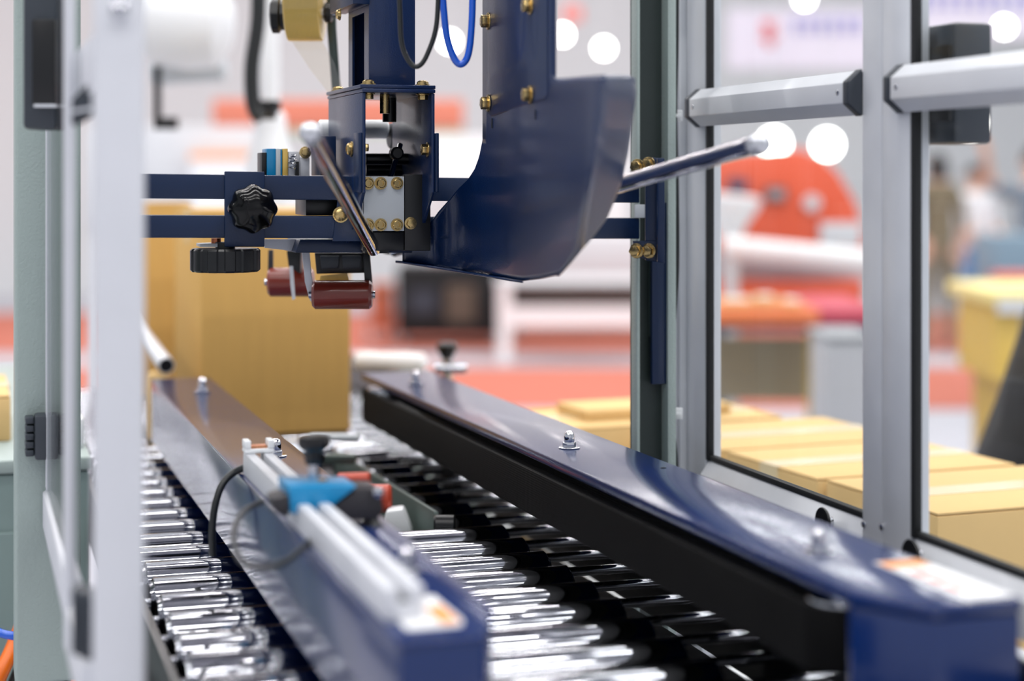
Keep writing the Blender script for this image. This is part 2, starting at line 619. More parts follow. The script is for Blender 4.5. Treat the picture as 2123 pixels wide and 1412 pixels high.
# white end clip
cl = MB()
cl.box(0.2525, 0.2805, 1.622, 1.640, BT + 0.0224, BT + 0.0265)
cl.box(0.2525, 0.2585, 1.622, 1.640, BT + 0.0265, BT + 0.0345)
cl.box(0.2745, 0.2805, 1.622, 1.640, BT + 0.0265, BT + 0.0345)
clo = cl.build('end_clip', WHITE, sr, 0.0012)
c2 = MB()
for k in range(6):
    c2.cyl((0.2605 + 0.0025 * k, 1.626, BT + 0.0275), (0.2605 + 0.0025 * k, 1.638, BT + 0.0278), 0.0014, n=8)
c2.build('copper_strands', mat('copper', (214, 150, 110), 0.3, metal=1.0), clo)

# sensor head on the rail: cyan bracket, charcoal arm, knobs
DB = 1.40
sh = thing('sensor_bracket', 'sky blue bracket with black knobs clamped across the aluminium sensor rail', 'bracket', (0.29, 1.38, BT + 0.0225))
fy = 1.36
pts = [WY(x, y_, fy) for x, y_ in ((598, 1008), (742, 1008), (694, 1046), (668, 1063), (602, 1066))]
MB().prism(pts, (0, 0.05, 0)).build('body', BLUECY, sh, 0.0015)
pts = [WY(x, y_, fy + 0.004) for x, y_ in ((700, 1044), (742, 1012), (790, 1014), (796, 1060), (784, 1078), (662, 1080), (668, 1066))]
MB().prism(pts, (0, 0.04, 0)).build('arm', DARKB, sh, 0.002)
pts = [WY(x, y_, fy - 0.002) for x, y_ in ((562, 1034), (600, 1024), (600, 1076), (572, 1064))]
MB().prism(pts, (0, 0.03, 0)).build('clamp_jaw', DARKB, sh, 0.003)


def star_mod(k, amp):
    return lambda t, h: 1 + amp * math.cos(k * t)


kp = WY(651, 998, fy + 0.03)
kt = WY(651, 952, fy + 0.03)
hgt = kt.z - kp.z
MB().cyl(kp + Vector((0, 0, -0.004)), kt, 0.0046, n=16).build('threaded_stud', STEEL, sh)
MB().lathe([(0.011, 0), (0.011, 0.001)], kp, n=20).build('stud_washer', ZINC, sh)
MB().lathe([(0.0062, 0), (0.0072, 0.002), (0.0074, 0.010), (0.0115, 0.013), (0.0125, 0.015), (0.0125, 0.020), (0.0115, 0.0225), (0.004, 0.0235)],
           kt + Vector((0, 0, -0.004)), n=48, mod=star_mod(6, 0.05)).build('clamp_knob', BLACK, sh)
kb = WY(768, 1075, fy + 0.01)
MB().lathe([(0.0062, 0), (0.0074, 0.006), (0.0105, 0.009), (0.0120, 0.011), (0.0120, 0.0155), (0.010, 0.0175), (0.003, 0.018)],
           kb, (0.25, -0.05, -1), n=48, mod=star_mod(6, 0.05)).build('lower_knob', BLACK, sh)
MB().lathe([(0.0045, 0), (0.0045, 0.004), (0.003, 0.005)], WY(783, 1020, fy), (0, -1, 0), n=16).build('cap_screw', STEEL, sh)

# cable from the rail's end
cab = MB().tube([(0.262, 1.636, BT + 0.010), WY(488, 978, 1.65), WY(462, 1003, 1.645), WY(446, 1048, 1.64), WY(440, 1100, 1.64), WY(441, 1152, 1.64)], 0.0034, 12)
tag(cab.build('sensor_cable', CABLEB), 'black cable curving from the rail end down to the left rollers', 'cable')
cab = MB().tube([WY(640, 1085, 1.395), WY(648, 1110, 1.33), WY(622, 1142, 1.29), WY(580, 1170, 1.27), WY(530, 1176, 1.27), WY(495, 1155, 1.31), WY(485, 1105, 1.37), WY(505, 1062, 1.42), WY(545, 1040, 1.45)], 0.0025, 10)
tag(cab.build('sensor_cable', CABLEB), 'thin black cable looping beside the sky blue sensor bracket', 'cable')

# ================================================================== LOWER TAPE HEAD BETWEEN THE ROLLERS
lh = thing('lower_tape_head', 'lower taping unit with orange-red rollers sunk between conveyor rollers', 'tape head', (0.45, 2.1, -0.47))
MB().prism([(0.503, 1.862, -0.44), (0.503, 2.42, -0.44), (0.503, 2.42, -0.385), (0.503, 1.875, -0.372), (0.503, 1.862, -0.385)], (0.005, 0, 0)).build('side_plate', GREYD, lh, 0.001)
MB().prism([(0.392, 1.862, -0.44), (0.392, 2.42, -0.44), (0.392, 2.42, -0.395), (0.392, 1.875, -0.392), (0.392, 1.862, -0.40)], (0.005, 0, 0)).build('side_plate', GREYD, lh, 0.001)
MB().box(0.397, 0.503, 1.862, 2.42, -0.4705, -0.44).build('base_plate', GREYD, lh)
a = W(700, 1000, 2.16)
b = W(768, 998, 2.16)
MB().rod(a, b, 0.0115, 0.002).build('press_roller', ORR, lh)
a = W(735, 1035, 2.02)
b = W(812, 1033, 2.02)
MB().rod(a, b, 0.0165, 0.003).build('press_roller', ORR, lh)
pts = [W(x, y_, 1.985) for x, y_ in ((790, 1105), (800, 1060), (835, 1056), (855, 1108))]
MB().prism(pts, FW * 0.03).build('wear_block', WHITE, lh, 0.003)
cc = W(922, 1088, 1.93)
MB().rod(cc - RT * 0.012, cc + RT * 0.012, 0.011, 0.002).build('nose_wheel', BLACK, lh)
pts = [W(x, y_, 2.3) for x, y_ in ((640, 903), (745, 903), (745, 917), (640, 917))]
MB().prism(pts, FW * 0.02).build('cross_plate', WHITEP, lh, 0.001)
MB().prism([W(x, y_, 2.2) for x, y_ in ((672, 945), (735, 945), (735, 962), (672, 962))], FW * 0.02).build('cross_plate', GREYD, lh, 0.001)

# ================================================================== CARTONS ON THE CONVEYOR
def carton(name, label, p, L, Wd, H, yaw, m=CARD, tape=True, group=None):
    """p = front-left bottom corner; Wd across (local x), L along (local y)"""
    p = Vector(p)
    t = thing(name, label, 'box', p, group)
    R = Matrix.Rotation(yaw, 3, 'Z')

    def tr(x, y, z):
        return p + R @ Vector((x, y, z))
    body = MB()
    body.obox(tr(Wd / 2, L / 2, H / 2 - 0.0015), (Wd, L, H - 0.003), yaw=yaw)
    body.build('body', m, t, 0.0025)
    for s in (0, 1):
        f = MB()
        f.obox(tr(Wd / 2, L * (0.25 + 0.5 * s), H - 0.001), (Wd - 0.002, L / 2 - 0.0022, 0.0028), yaw=yaw)
        f.build('flap', m, t, 0.0008)
    if tape:
        f = MB()
        f.obox(tr(Wd / 2, L / 2, H + 0.0007), (Wd + 0.0006, 0.046, 0.0006), yaw=yaw)
        f.obox(tr(-0.0005, L / 2, H - 0.026), (0.0006, 0.046, 0.054), yaw=yaw)
        f.obox(tr(Wd + 0.0005, L / 2, H - 0.026), (0.0006, 0.046, 0.054), yaw=yaw)
        f.build('tape_strip', TAPE, t)
    return t


carton('carton', 'tall kraft carton on the rollers behind the taping head', (0.340, 2.60, RT_Z), 0.34, 0.226, 0.335, 0)
carton('carton', 'kraft carton at the far left, half hidden behind the pale post', W(250, 900, 3.05) * 1.0 + Vector((0, 0, RT_Z - W(250, 900, 3.05).z)), 0.2, 0.125, 0.34, 0)

# ================================================================== HEAD CROSSBARS
cb = thing('crossbar', 'pair of navy square crossbars spanning between the two columns', 'crossbar', (0.4, 1.762, -0.06))
TILT = 0.0126


def zt(x):
    return -TILT * (x - 0.145)


def bar(z0, z1, xa, xb, name):
    vs = [(xa, 1.75, z0 + zt(xa)), (xb, 1.75, z0 + zt(xb)), (xb, 1.75, z1 + zt(xb)), (xa, 1.75, z1 + zt(xa))]
    return MB().prism(vs, (0, 0.025, 0)).build(name, NAVYF, cb, 0.0012)


bar(-0.0195, 0.0052, 0.130, 0.700, 'tube')
bar(-0.0585, -0.0360, 0.130, 0.700, 'tube')
# right end mount plate
pl = W(1338, 330, 1.875)
pr = W(1378, 545, 1.875)
MB().prism([W(1338, 326, 1.872), W(1378, 328, 1.872), W(1378, 546, 1.872), W(1338, 540, 1.872)], FW * 0.006).build('mount_plate', NAVYF, cb, 0.001)
MB().prism([W(1363, 328, 1.850), W(1378, 328, 1.850), W(1378, 546, 1.850), W(1363, 543, 1.850)], FW * 0.02).build('mount_rib', NAVYF, cb, 0.001)
MB().prism([W(1316, 424, 1.876), W(1366, 424, 1.876), W(1366, 452, 1.876), W(1316, 452, 1.876)], FW * 0.006).build('spacer_plate', WHITEP, cb, 0.001)
for px, py in ((1322, 345), (1345, 341), (1320, 520), (1346, 520)):
    piece('hex_bolt', M_HEX, cb, W(px, py, 1.868), -FW + RT * -0.6, random.uniform(0, 1), 1.15)
MB().prism([W(1312, 352, 1.870), W(1362, 350, 1.870), W(1362, 356, 1.870), W(1312, 358, 1.870)], FW * 0.012).build('clamp_ear', NAVYF, cb)
MB().prism([W(1312, 500, 1.870), W(1362, 500, 1.870), W(1362, 540, 1.870), W(1318, 534, 1.870)], FW * 0.010).build('clamp_ear', NAVYF, cb)
# clamp saddle with star knob
cp = thing('clamp_saddle', 'navy clamp plate gripping both crossbars with a glossy black star knob', 'clamp', WY(507, 512, 1.744))
MB().prism([WY(466, 355, 1.7445), WY(549, 356, 1.7445), WY(549, 512, 1.7445), WY(466, 512, 1.7445)], (0, 0.0045, 0)).build('plate', NAVYF, cp, 0.001)
kc = WY(513, 428, 1.7445)
MB().lathe([(0.010, 0), (0.010, 0.009), (0.0185, 0.010), (0.0222, 0.013), (0.0236, 0.018), (0.0236, 0.023), (0.0222, 0.029), (0.0190, 0.0345), (0.0145, 0.0385), (0.009, 0.0408), (0.003, 0.0416)],
           kc, (0.10, -1, -0.10), n=96, mod=lambda t, h: 1 + 0.050 * math.cos(8 * t) * min(1, h / 0.013) * max(0.15, 1 - max(0, h - 0.03) / 0.009)).build('star_knob', GLOSSB, cp, ang=60)
# hand wheel under the clamp
hw = thing('hand_wheel', 'black ribbed hand wheel below the clamp, seen edge on', 'hand wheel', WY(465, 563, 1.78))
hc = WY(467, 563, 1.765)
MB().lathe([(0.0325, 0), (0.0345, 0.002), (0.0345, 0.0215), (0.0325, 0.0235)], hc, n=144, mod=lambda t, h: 1 + 0.045 * (1 if math.cos(12 * t) > -0.35 else -1) * 0.5).build('rim', BLACK, hw, ang=30)
MB().lathe([(0.010, 0.0236), (0.010, 0.030)], hc, n=20).build('hub', BLACK, hw)
MB().prism([WY(415, 506, 1.76), WY(470, 504, 1.76), WY(470, 512, 1.76), WY(415, 512, 1.76)], (0, 0.03, 0)).build('washer_plate', WHITEP, hw)
MB().cyl(WY(448, 508, 1.77), WY(448, 494, 1.77), 0.005, n=12).build('hex_nut', mat('copper_nut', (180, 110, 80), 0.3, metal=1.0), hw)

# ================================================================== COLUMNS
rc = thing('column', 'right dark green steel channel column behind the navy crossbar mount', 'column', (0.735, 1.80, FLOOR))
CY0 = 1.785
xl = WY(1320, 600, CY0).x
xr = WY(1402, 600, CY0).x
MB().box(xl, xl + 0.004, CY0, CY0 + 0.017, FLOOR, 0.33).build('flange', GREYG, rc, 0.0008)
MB().box(xr - 0.010, xr, CY0, CY0 + 0.032, FLOOR, 0.33).build('flange', GREYG, rc, 0.0008)
MB().box(xl + 0.0002, xr - 0.0105, CY0 + 0.0172, CY0 + 0.020, FLOOR, 0.33).build('web', mat('dark_channel_web', (46, 56, 54), 0.4, bump=0.3, bscale=330), rc)  # web in a darker tone than the flanges
MB().box(WY(1346, 600, CY0 + 0.012).x, WY(1377, 600, CY0 + 0.012).x, CY0 + 0.004, CY0 + 0.010, WY(1360, 798, CY0).z, WY(1360, 420, CY0).z).build('slide_bar', NAVYF, rc, 0.001)
MB().box(WY(1348, 600, CY0 + 0.012).x, WY(1366, 600, CY0 + 0.012).x, CY0 + 0.0102, CY0 + 0.017, WY(1360, 700, CY0).z, WY(1360, 430, CY0).z).build('slide_block', GREYD, rc)

lc = thing('column', 'left grey-green steel column at the frame edge with an orange-peel finish', 'column', (0.09, 1.80, -0.50))
xl2 = WY(31, 700, 1.76).x
xr2 = WY(168, 700, 1.76).x
MB().box(xl2, xr2, 1.76, 1.815, -0.495, 0.33).build('post', GREYG, lc, 0.004, seg=3)
MB().box(xl2 + 0.02, xr2 - 0.012, 1.765, 1.81, FLOOR, -0.4955).build('foot', BLACK, lc, 0.002)

gb = thing('gantry_beam', 'navy gantry beam joining the two columns above the frame', 'beam', (0.4, 1.79, 0.33))
MB().box(0.02, 0.80, 1.745, 1.83, 0.331, 0.40).build('tube', NAVYF, gb, 0.002)

# hinge block on the left column
hb = thing('hinge_block', 'dark grey ribbed plastic hinge block on the left grey-green column', 'hinge', WY(92, 955, 1.75))
a = WY(72, 862, 1.735)
b = WY(126, 953, 1.735)
MB().box(a.x, b.x, 1.735, 1.7595, b.z, a.z).build('body', DARKP, hb, 0.003)
for k in range(5):
    za = a.z - 0.002 - k * (a.z - b.z - 0.004) / 5
    MB().box(a.x - 0.0085, a.x - 0.0003, 1.739, 1.7595, za - (a.z - b.z) / 5 + 0.0022, za).build('knuckle', DARKP, hb, 0.0015)

# ================================================================== GUARD PANELS
def guard(name, label, X, ya, yb, z0, zm0, zm1, z1, side, wst=0.036, bar_=True, nearst=True, farst=True):
    """guard door in the plane x = X; side=-1: face toward -X.  yb far end, ya near end"""
    t = thing(name, label, 'guard door', (X, (ya + yb) / 2, z0 - 0.045))
    dx = 0.026
    xa, xb = (X, X + dx)

    def stile(y0, y1):
        ch = 0.010
        pf = [(xa, y0), (xa, y1 - ch), (xa + 0.008, y1), (xb, y1), (xb, y0)]
        return pf
    if farst:   # stile at far end; its visible inner side faces the camera (low y): chamfered edge there
        pf = [(xa, yb), (xa, yb - wst + 0.013), (xa + 0.006, yb - wst), (xb, yb - wst), (xb, yb)]
        MB().prism([(x, y, z0 - 0.045) for x, y in pf], (0, 0, z1 - z0 + 0.09)).build('stile', ALU, t, 0.0008)
        MB().box(xa + 0.0065, xa + 0.0145, yb - wst - 0.007, yb - wst - 0.0002, z0, z1).build('gasket', RUBBER, t, 0.001)
    if nearst:
        pf = [(xa, ya), (xa, ya + wst - 0.003), (xa + 0.003, ya + wst), (xb, ya + wst), (xb, ya)]
        MB().prism([(x, y, z0 - 0.045) for x, y in pf], (0, 0, z1 - z0 + 0.09)).build('stile', ALU, t, 0.0008)
        MB().box(xa + 0.0065, xa + 0.0145, ya + wst + 0.0002, ya + wst + 0.007, z0, z1).build('gasket', RUBBER, t, 0.001)
    # rails: sloped upper shoulder
    y0, y1 = ya + (wst if nearst else 0) + 0.0003, yb - (wst if farst else 0) - 0.0003
    pf = [(xa, z0 - 0.045), (xa, z0 - 0.016), (xa + 0.003, z0 - 0.012), (xa + 0.010, z0), (xb, z0), (xb, z0 - 0.045)]
    MB().prism([(x, y0, z) for x, z in pf], (0, y1 - y0, 0)).build('bottom_rail', ALU, t, 0.0006)
    MB().box(xa + 0.008, xa + 0.0165, y0 + 0.007, y1 - 0.007, z0 + 0.0002, z0 + 0.006).build('gasket', RUBBER, t, 0.001)
    MB().prism([(x, y0, z1 + z0 - z) for x, z in pf], (0, y1 - y0, 0)).build('top_rail', ALU, t, 0.0006)
    MB().box(xa + 0.0115, xa + 0.0145, y0 + 0.007, y1 - 0.007, z0 + 0.006, z1).build('pane', GLASS, t)
    if bar_:
        h = zm1 - zm0
        xf = xa - 0.014
        pf = [(xa + 0.011, zm0), (xa + 0.002, zm0), (xf, zm0 + h * 0.27), (xf, zm0 + h * 0.73), (xa + 0.002, zm1), (xa + 0.011, zm1)]
        ba, bb = y0 - 0.003, y1 + 0.012
        # the outer half of the bar clips over the stile edges
        pb = [(min(x, xa - 0.0004), z) for x, z in pf]
        bo = MB().prism([(x, ba + 0.012, z) for x, z in pb], (0, bb - ba - 0.024, 0)).build('middle_bar', ALU, t, 0.0008)
        MB().box(xa - 0.0002, xa + 0.0112, y0 + 0.0072, y1 - 0.0072, zm0 + 0.001, zm1 - 0.001).build('bar_core', DARKP, t)
        for e0, e1 in ((ba, ba + 0.0118), (bb - 0.0118, bb)):
            pe = [(x - (0.0006 if x < xa - 0.001 else 0), (z + (0.0008 if z > zm0 + h / 2 else -0.0008))) for x, z in pb]
            MB().prism([(x, e0, z) for x, z in pe], (0, e1 - e0, 0)).build('end_cap', DARKP, t, 0.0012)
        for sy in (ba + 0.022, bb - 0.022):
            piece('screw', M_SCREW, bo, (xf + 0.0002, sy, zm0 + h * 0.52), (-1, 0, 0), 0, 0.75)
    return t


GX = 0.80
Yb1 = WX(1424, 600, GX).y
Ya1 = WX(1785, 600, GX).y - 0.038
g1 = guard('guard_door', 'aluminium framed glass guard door right of the column, farther panel', GX, Ya1, Yb1, -0.320, 0.059, 0.101, 0.55, -1, wst=0.038)
g2 = guard('guard_door', 'aluminium framed glass guard door at the right frame edge, nearer panel', GX, Ya1 - 0.48, Ya1 - 0.0012, -0.320, 0.059, 0.101, 0.55, -1, wst=0.038)
for g, px, py in ((g1, 1791, 1087), (g2, 1828, 1092)):
    piece('screw', M_SCREW, g, WX(px, py, GX - 0.0002), (-1, 0, 0))
# plastic foot caps of the two stiles
for g, y0, y1 in ((g1, Ya1, Ya1 + 0.038), (g2, Ya1 - 0.0392, Ya1 - 0.0012), (g1, Yb1 - 0.038, Yb1)):
    MB().box(GX - 0.0003, GX + 0.0263, y0 + 0.0003, y1 - 0.0003, -0.385, -0.3655).build('foot_cap', DARKP, g, 0.001)
# fixed post behind the far stile
gp = thing('guard_post', 'slim silver aluminium post between the dark column and the far guard door', 'post', (0.80, 1.86, FLOOR))
ya = Yb1 + 0.002
MB().box(0.792, 0.826, ya, ya + 0.020, FLOOR, 0.6).build('profile', ALU, gp, 0.002)
MB().box(0.786, 0.7918, ya + 0.004, ya + 0.014, FLOOR, 0.6).build('lip', ALUL, gp, 0.001)
# cable clipped to the column
cpts = [W(1404, -60, 1.955), W(1403, 100, 1.955), W(1400, 240, 1.955), W(1404, 420, 1.955), W(1404, 560, 1.955), W(1396, 700, 1.955), W(1394, 858, 1.955), W(1402, 960, 1.955), W(1404, 1100, 1.955)]
tag(MB().tube(cpts, 0.0022, 10).build('control_cable', CABLEB), 'thin black cable running down beside the dark right column', 'cable')
for py in (240, 858):
    c = W(1401, py, 1.9575)
    t = thing('cable_clip', ('upper' if py < 500 else 'lower') + ' white adhesive clip holding the thin black cable on the post', 'clip', c + Vector((0, 0, -0.006)), 'cable clips')
    MB().obox(c + FW * 0.002, (0.016, 0.003, 0.013), yaw=-YAW).build('pad', WHITE, t, 0.001)
    MB().obox(c - FW * 0.0035 + Vector((0, 0, 0.0)), (0.012, 0.002, 0.004), yaw=-YAW).build('strap', WHITE, t, 0.0006)

# sill under the guard doors with black discs
gs = thing('guard_sill', 'grey aluminium sill below the right guard doors', 'sill', (0.81, 1.3, FLOOR))
MB().box(0.792, 0.835, 0.70, Yb1, -0.45, -0.387).build('profile', ALU, gs, 0.003)
MB().box(0.790, 0.837, 0.70, Yb1, -0.50, -0.455).build('lower_profile', ALUL, gs, 0.003)
for yy in (0.75, Yb1 - 0.05):
    MB().box(0.797, 0.83, yy, yy + 0.04, FLOOR, -0.5005).build('leg', ALU, gs, 0.002)
for (px, py, nm) in ((1709, 1083, 'farther'), (1892, 1152, 'nearer')):
    c = WX(px, py, GX - 0.0075)
    t = thing('stop_disc', 'small black round stop disc on the guard door bottom rail, the ' + nm + ' one', 'disc', c + Vector((0, 0, -0.015)), 'stop discs on the guard rail')
    MB().lathe([(0.0140, 0), (0.0145, 0.0006), (0.0145, 0.0022), (0.0140, 0.0028)], c, (-1, 0, 0), n=32).build('disc', BLACK, t)
    MB().cyl(c + Vector((0.0002, 0, 0)), c + Vector((0.0078, 0, 0)), 0.005, n=14).build('stem', STEEL, t)
    MB().lathe([(0.003, 0.0028), (0.003, 0.0031)], c, (-1, 0, 0), n=12).build('screw_hole', RUBBER, t)

# door switch behind the near guard door's pane
a = WX(1902, 58, 0.832)
b = WX(1984, 298, 0.832)
t = thing('door_switch', 'dark box switch mounted outside the nearer guard door, seen through glass', 'switch', (0.85, (a.y + b.y) / 2, b.z))
MB().box(0.830, 0.868, b.y, a.y, b.z, a.z).build('housing', DARKP, t, 0.004)
MB().box(0.8265, 0.8298, b.y + 0.004, a.y + 0.01, b.z + 0.02, a.z - 0.02).build('mount_plate', BLACK, t)

# left guard (seen almost edge on)
LX = 0.0795
yfar = WX(97, 600, LX).y
ynear = WX(146, 600, LX).y
lg = thing('guard_door', 'aluminium framed glass guard door at the left, seen almost edge on', 'guard door', (LX, (yfar + ynear) / 2, -0.36))
MB().box(LX - 0.0015, LX + 0.0025, yfar - 0.02, yfar, -0.302, 0.50).build('stile', ALUL, lg, 0.0012)
MB().box(LX - 0.005, LX + 0.003, ynear - 0.012, ynear + 0.006, -0.36, 0.50).build('stile', ALUL, lg, 0.003)
pf = [(LX - 0.004, -0.340), (LX - 0.004, -0.306), (LX + 0.002, -0.302), (LX + 0.010, -0.312), (LX + 0.010, -0.340)]
MB().prism([(x, ynear + 0.0063, z) for x, z in pf], (0, yfar - ynear - 0.0065, 0)).build('bottom_rail', ALUL, lg, 0.001)
pf2 = [(x, z) for x, z in pf]
MB().prism([(x, 1.19, z - 0.02) for x, z in pf2], (0, ynear - 0.0125 - 1.19, 0)).build('bottom_rail', ALUL, lg, 0.001)
MB().box(LX - 0.001, LX + 0.001, ynear + 0.0063, yfar - 0.0202, -0.3015, 0.50).build('pane', GLASS, lg)
pf = [(LX + 0.0066, 0.060), (LX + 0.016, 0.070), (LX + 0.016, 0.090), (LX + 0.0066, 0.100)]
MB().prism([(x, 1.20, z) for x, z in pf], (0, 0.34, 0)).build('middle_bar', ALUL, lg, 0.001)
MB().prism([(x + 0.001, 1.1895, z) for x, z in pf], (0, 0.010, 0)).build('end_cap', DARKP, lg, 0.001)

# near blurred post
pc = W(247, 700, 1.15)
npo = thing('guard_post', 'broad pale grey aluminium post in the blurred left foreground', 'post', (pc.x, pc.y, FLOOR))
hwid = 52 * 1.15 / F
MB().obox((pc.x, pc.y, (0.5 + FLOOR) / 2), (hwid * 2, 0.040, 0.5 - FLOOR), yaw=-0.1).build('profile', ALUL, npo, 0.004)
cs = W(248, 22, 1.126)
piece('screw', M_SCREW, npo, cs, (-0.1, -1, 0), 0, 1.6)

# hinge blocks of the left guard
a = W(46, -160, 1.50)
b = W(134, 268, 1.50)
t = thing('door_switch', 'dark box switch at the upper left on the left guard door', 'switch', ((a.x + b.x) / 2, 1.43, b.z))
MB().prism([W(46, 268, 1.50), W(116, 268, 1.50), W(116, -160, 1.50), W(46, -160, 1.50)], FW * 0.05).build('housing', DARKP, t, 0.004)
MB().prism([W(66, 40, 1.494), W(114, 40, 1.494), W(114, 215, 1.494), W(66, 215, 1.494)], FW * 0.005).build('cover', BLACK, t, 0.001)
MB().prism([W(70, 216, 1.492), W(115, 216, 1.492), W(115, 222, 1.492), W(70, 222, 1.492)], FW * 0.006).build('seam_strip', ALU, t)
a = W(146, 1215, 1.27)
t = thing('hinge_block', 'dark grey blurred hinge block low on the left guard door', 'hinge', W(172, 1370, 1.17))
MB().prism([W(146, 1218, 1.165), W(198, 1236, 1.165), W(198, 1375, 1.165), W(146, 1358, 1.165)], FW * 0.02).build('body', DARKP, t, 0.003)
MB().prism([W(151, 1240, 1.162), W(160, 1241, 1.162), W(160, 1358, 1.162), W(151, 1356, 1.162)], FW * 0.003).build('rib', DARKP, t)
a = W(150, 172, 1.235)
t = thing('corner_bracket', 'small dark bracket beneath the left guard door middle bar', 'bracket', W(170, 240, 1.24))
MB().prism([W(147, 205, 1.24), W(187, 165, 1.24), W(187, 240, 1.24), W(147, 262, 1.24)], FW * 0.012).build('body', DARKP, t, 0.002)
MB().prism([W(150, 228, 1.237), W(187, 222, 1.237), W(187, 228, 1.237), W(150, 234, 1.237)], FW * 0.003).build('rib', ALU, t)

# ================================================================== UPPER TAPE HEAD
uh = thing('upper_tape_head', 'navy upper taping head with bolted bracket, rollers and chrome flap rods', 'tape head', (0.42, 1.78, -0.16))
XL, XR = 0.382, 0.457
YF = 1.70
# mast, a slotted rectangular tube
mz0, mz1 = 0.0945, 0.3305
MB().box(0.398, 0.447, 1.74, 1.743, mz0, mz1).build('mast_front', NAVY, uh, 0.0008)
MB().box(0.4445, 0.4475, 1.7432, 1.838, mz0, mz1).build('mast_side', NAVY, uh)
MB().box(0.398, 0.4443, 1.836, 1.839, mz0, mz1).build('mast_back', NAVY, uh)
MB().box(0.398, 0.4005, 1.7432, 1.762, mz0, mz1).build('mast_side', NAVY, uh)
MB().box(0.398, 0.4005, 1.820, 1.8358, mz0, mz1).build('mast_side', NAVY, uh)
MB().box(0.398, 0.4005, 1.7622, 1.8198, 0.172, mz1).build('mast_side', NAVY, uh)
MB().box(0.380, 0.3978, 1.735, 1.850, 0.178, 0.215).build('mast_collar', NAVYF, uh, 0.001)
piece('button_screw', M_BUTTON, uh, WX(705, 30, 0.3798), (-1, 0, 0))
# flanges
MB().box(XL - 0.002, XR + 0.001, YF, 1.87, 0.0905, 0.0943).build('flange', NAVY, uh, 0.0008)
MB().box(XL - 0.0005, XR + 0.0005, YF - 0.002, 1.872, 0.0862, 0.0902).build('bracket_top', NAVY, uh, 0.0012)


def sideplate(x, name):
    pts = [(YF, 0.086), (1.868, 0.086), (1.868, -0.075), (1.79, -0.075), (1.735, -0.045), (YF, -0.014)]
    return MB().prism([(x, y, z) for y, z in pts], (0.0035, 0, 0)).build(name, NAVY, uh, 0.0006)


sideplate(XL, 'bracket_side')
sideplate(XR - 0.0035, 'bracket_side')
for x in (XL - 0.0042, XR + 0.0004):
    MB().box(x, x + 0.0038, YF - 0.0015, YF + 0.022, -0.014, 0.046).build('edge_strip', NAVYF, uh, 0.0008)
for x in (0.391, 0.4475):
    piece('button_screw', M_BUTTON, uh, (x, YF + 0.012, 0.0943), (0, 0, 1), 0, 1.2)
    piece('hex_nut', M_HEX, uh, (x, YF + 0.012, 0.0861), (0, 0, -1), 0.3, 0.95)
piece('button_screw', M_BUTTON, uh, (0.389, 1.85, 0.0943), (0, 0, 1), 0, 1.2)
piece('button_screw', M_BUTTON, uh, WX(729, 309, XL - 0.0002), (-1, 0, 0), 0, 1.25)
piece('hex_nut', M_HEX, uh, (XL + 0.0036, YF + 0.012, WX(758, 305, XL).z), (1, 0, 0), 0, 0.8)
piece('hex_nut', M_HEX, uh, (XR - 0.0036, YF + 0.014, WX(878, 311, XR).z), (-1, 0, 0), 0.4, 1.05)
MB().cyl((0.4135, 1.735, 0.0860), (0.4135, 1.735, 0.0665), 0.0052, n=16).build('stop_stud', ZINC, uh)
MB().cyl((0.434, 1.80, 0.0860), (0.434, 1.80, 0.060), 0.0075, n=16).build('stop_bush', BLACK, uh)
# white coated plate with six screws
wp = [WY(754, 366, 1.735), WY(838, 366, 1.735), WY(838, 479, 1.735), WY(754, 479, 1.735)]
MB().prism(wp, (0, 0.004, 0)).build('front_plate', WHITEP, uh, 0.0005)
for px in (763, 789, 823):
    for py in (380, 466):
        piece('socket_screw', M_SOCK, uh, WY(px, py, 1.7348), (0, -1, 0), random.uniform(0, 1), 0.88)
MB().prism([WY(839, 362, 1.737), WY(893, 362, 1.737), WY(893, 520, 1.737), WY(839, 520, 1.737)], (0, 0.0125, 0)).build('core_block', BLACK, uh, 0.001)
MB().prism([WY(752, 481, 1.738), WY(838, 481, 1.738), WY(838, 520, 1.738), WY(752, 520, 1.738)], (0, 0.0115, 0)).build('core_block', BLACK, uh, 0.001)
piece('hex_bolt', M_HEX, uh, WY(851, 463, 1.7368), (0, -1, 0), 0.2, 0.9)
# inner rollers
MB().rod(WY(757, 330, 1.80), WY(897, 330, 1.80), 0.0062, 0.001).build('inner_roller', BLACK, uh)
MB().rod(WY(757, 352, 1.83), WY(897, 352, 1.83), 0.0075, 0.001).build('inner_roller', BLACK, uh)
MB().rod(WY(660, 268, 1.885), WY(804, 268, 1.885), 0.0105, 0.002).build('idle_roller', WHITE, uh)
MB().rod(WY(806, 282, 1.885), WY(893, 282, 1.885), 0.0145, 0.002).build('idle_roller', DARKP, uh)
MB().cyl(WY(808, 372, 1.77), WY(830, 300, 1.80), 0.003, n=10).build('spring_pin', STEEL, uh)
MB().lathe([(0.006, 0), (0.007, 0.003), (0.007, 0.012), (0.005, 0.014)], WY(818, 318, 1.775), (0, -1, 0), n=18).build('pivot_boss', BLACK, uh)
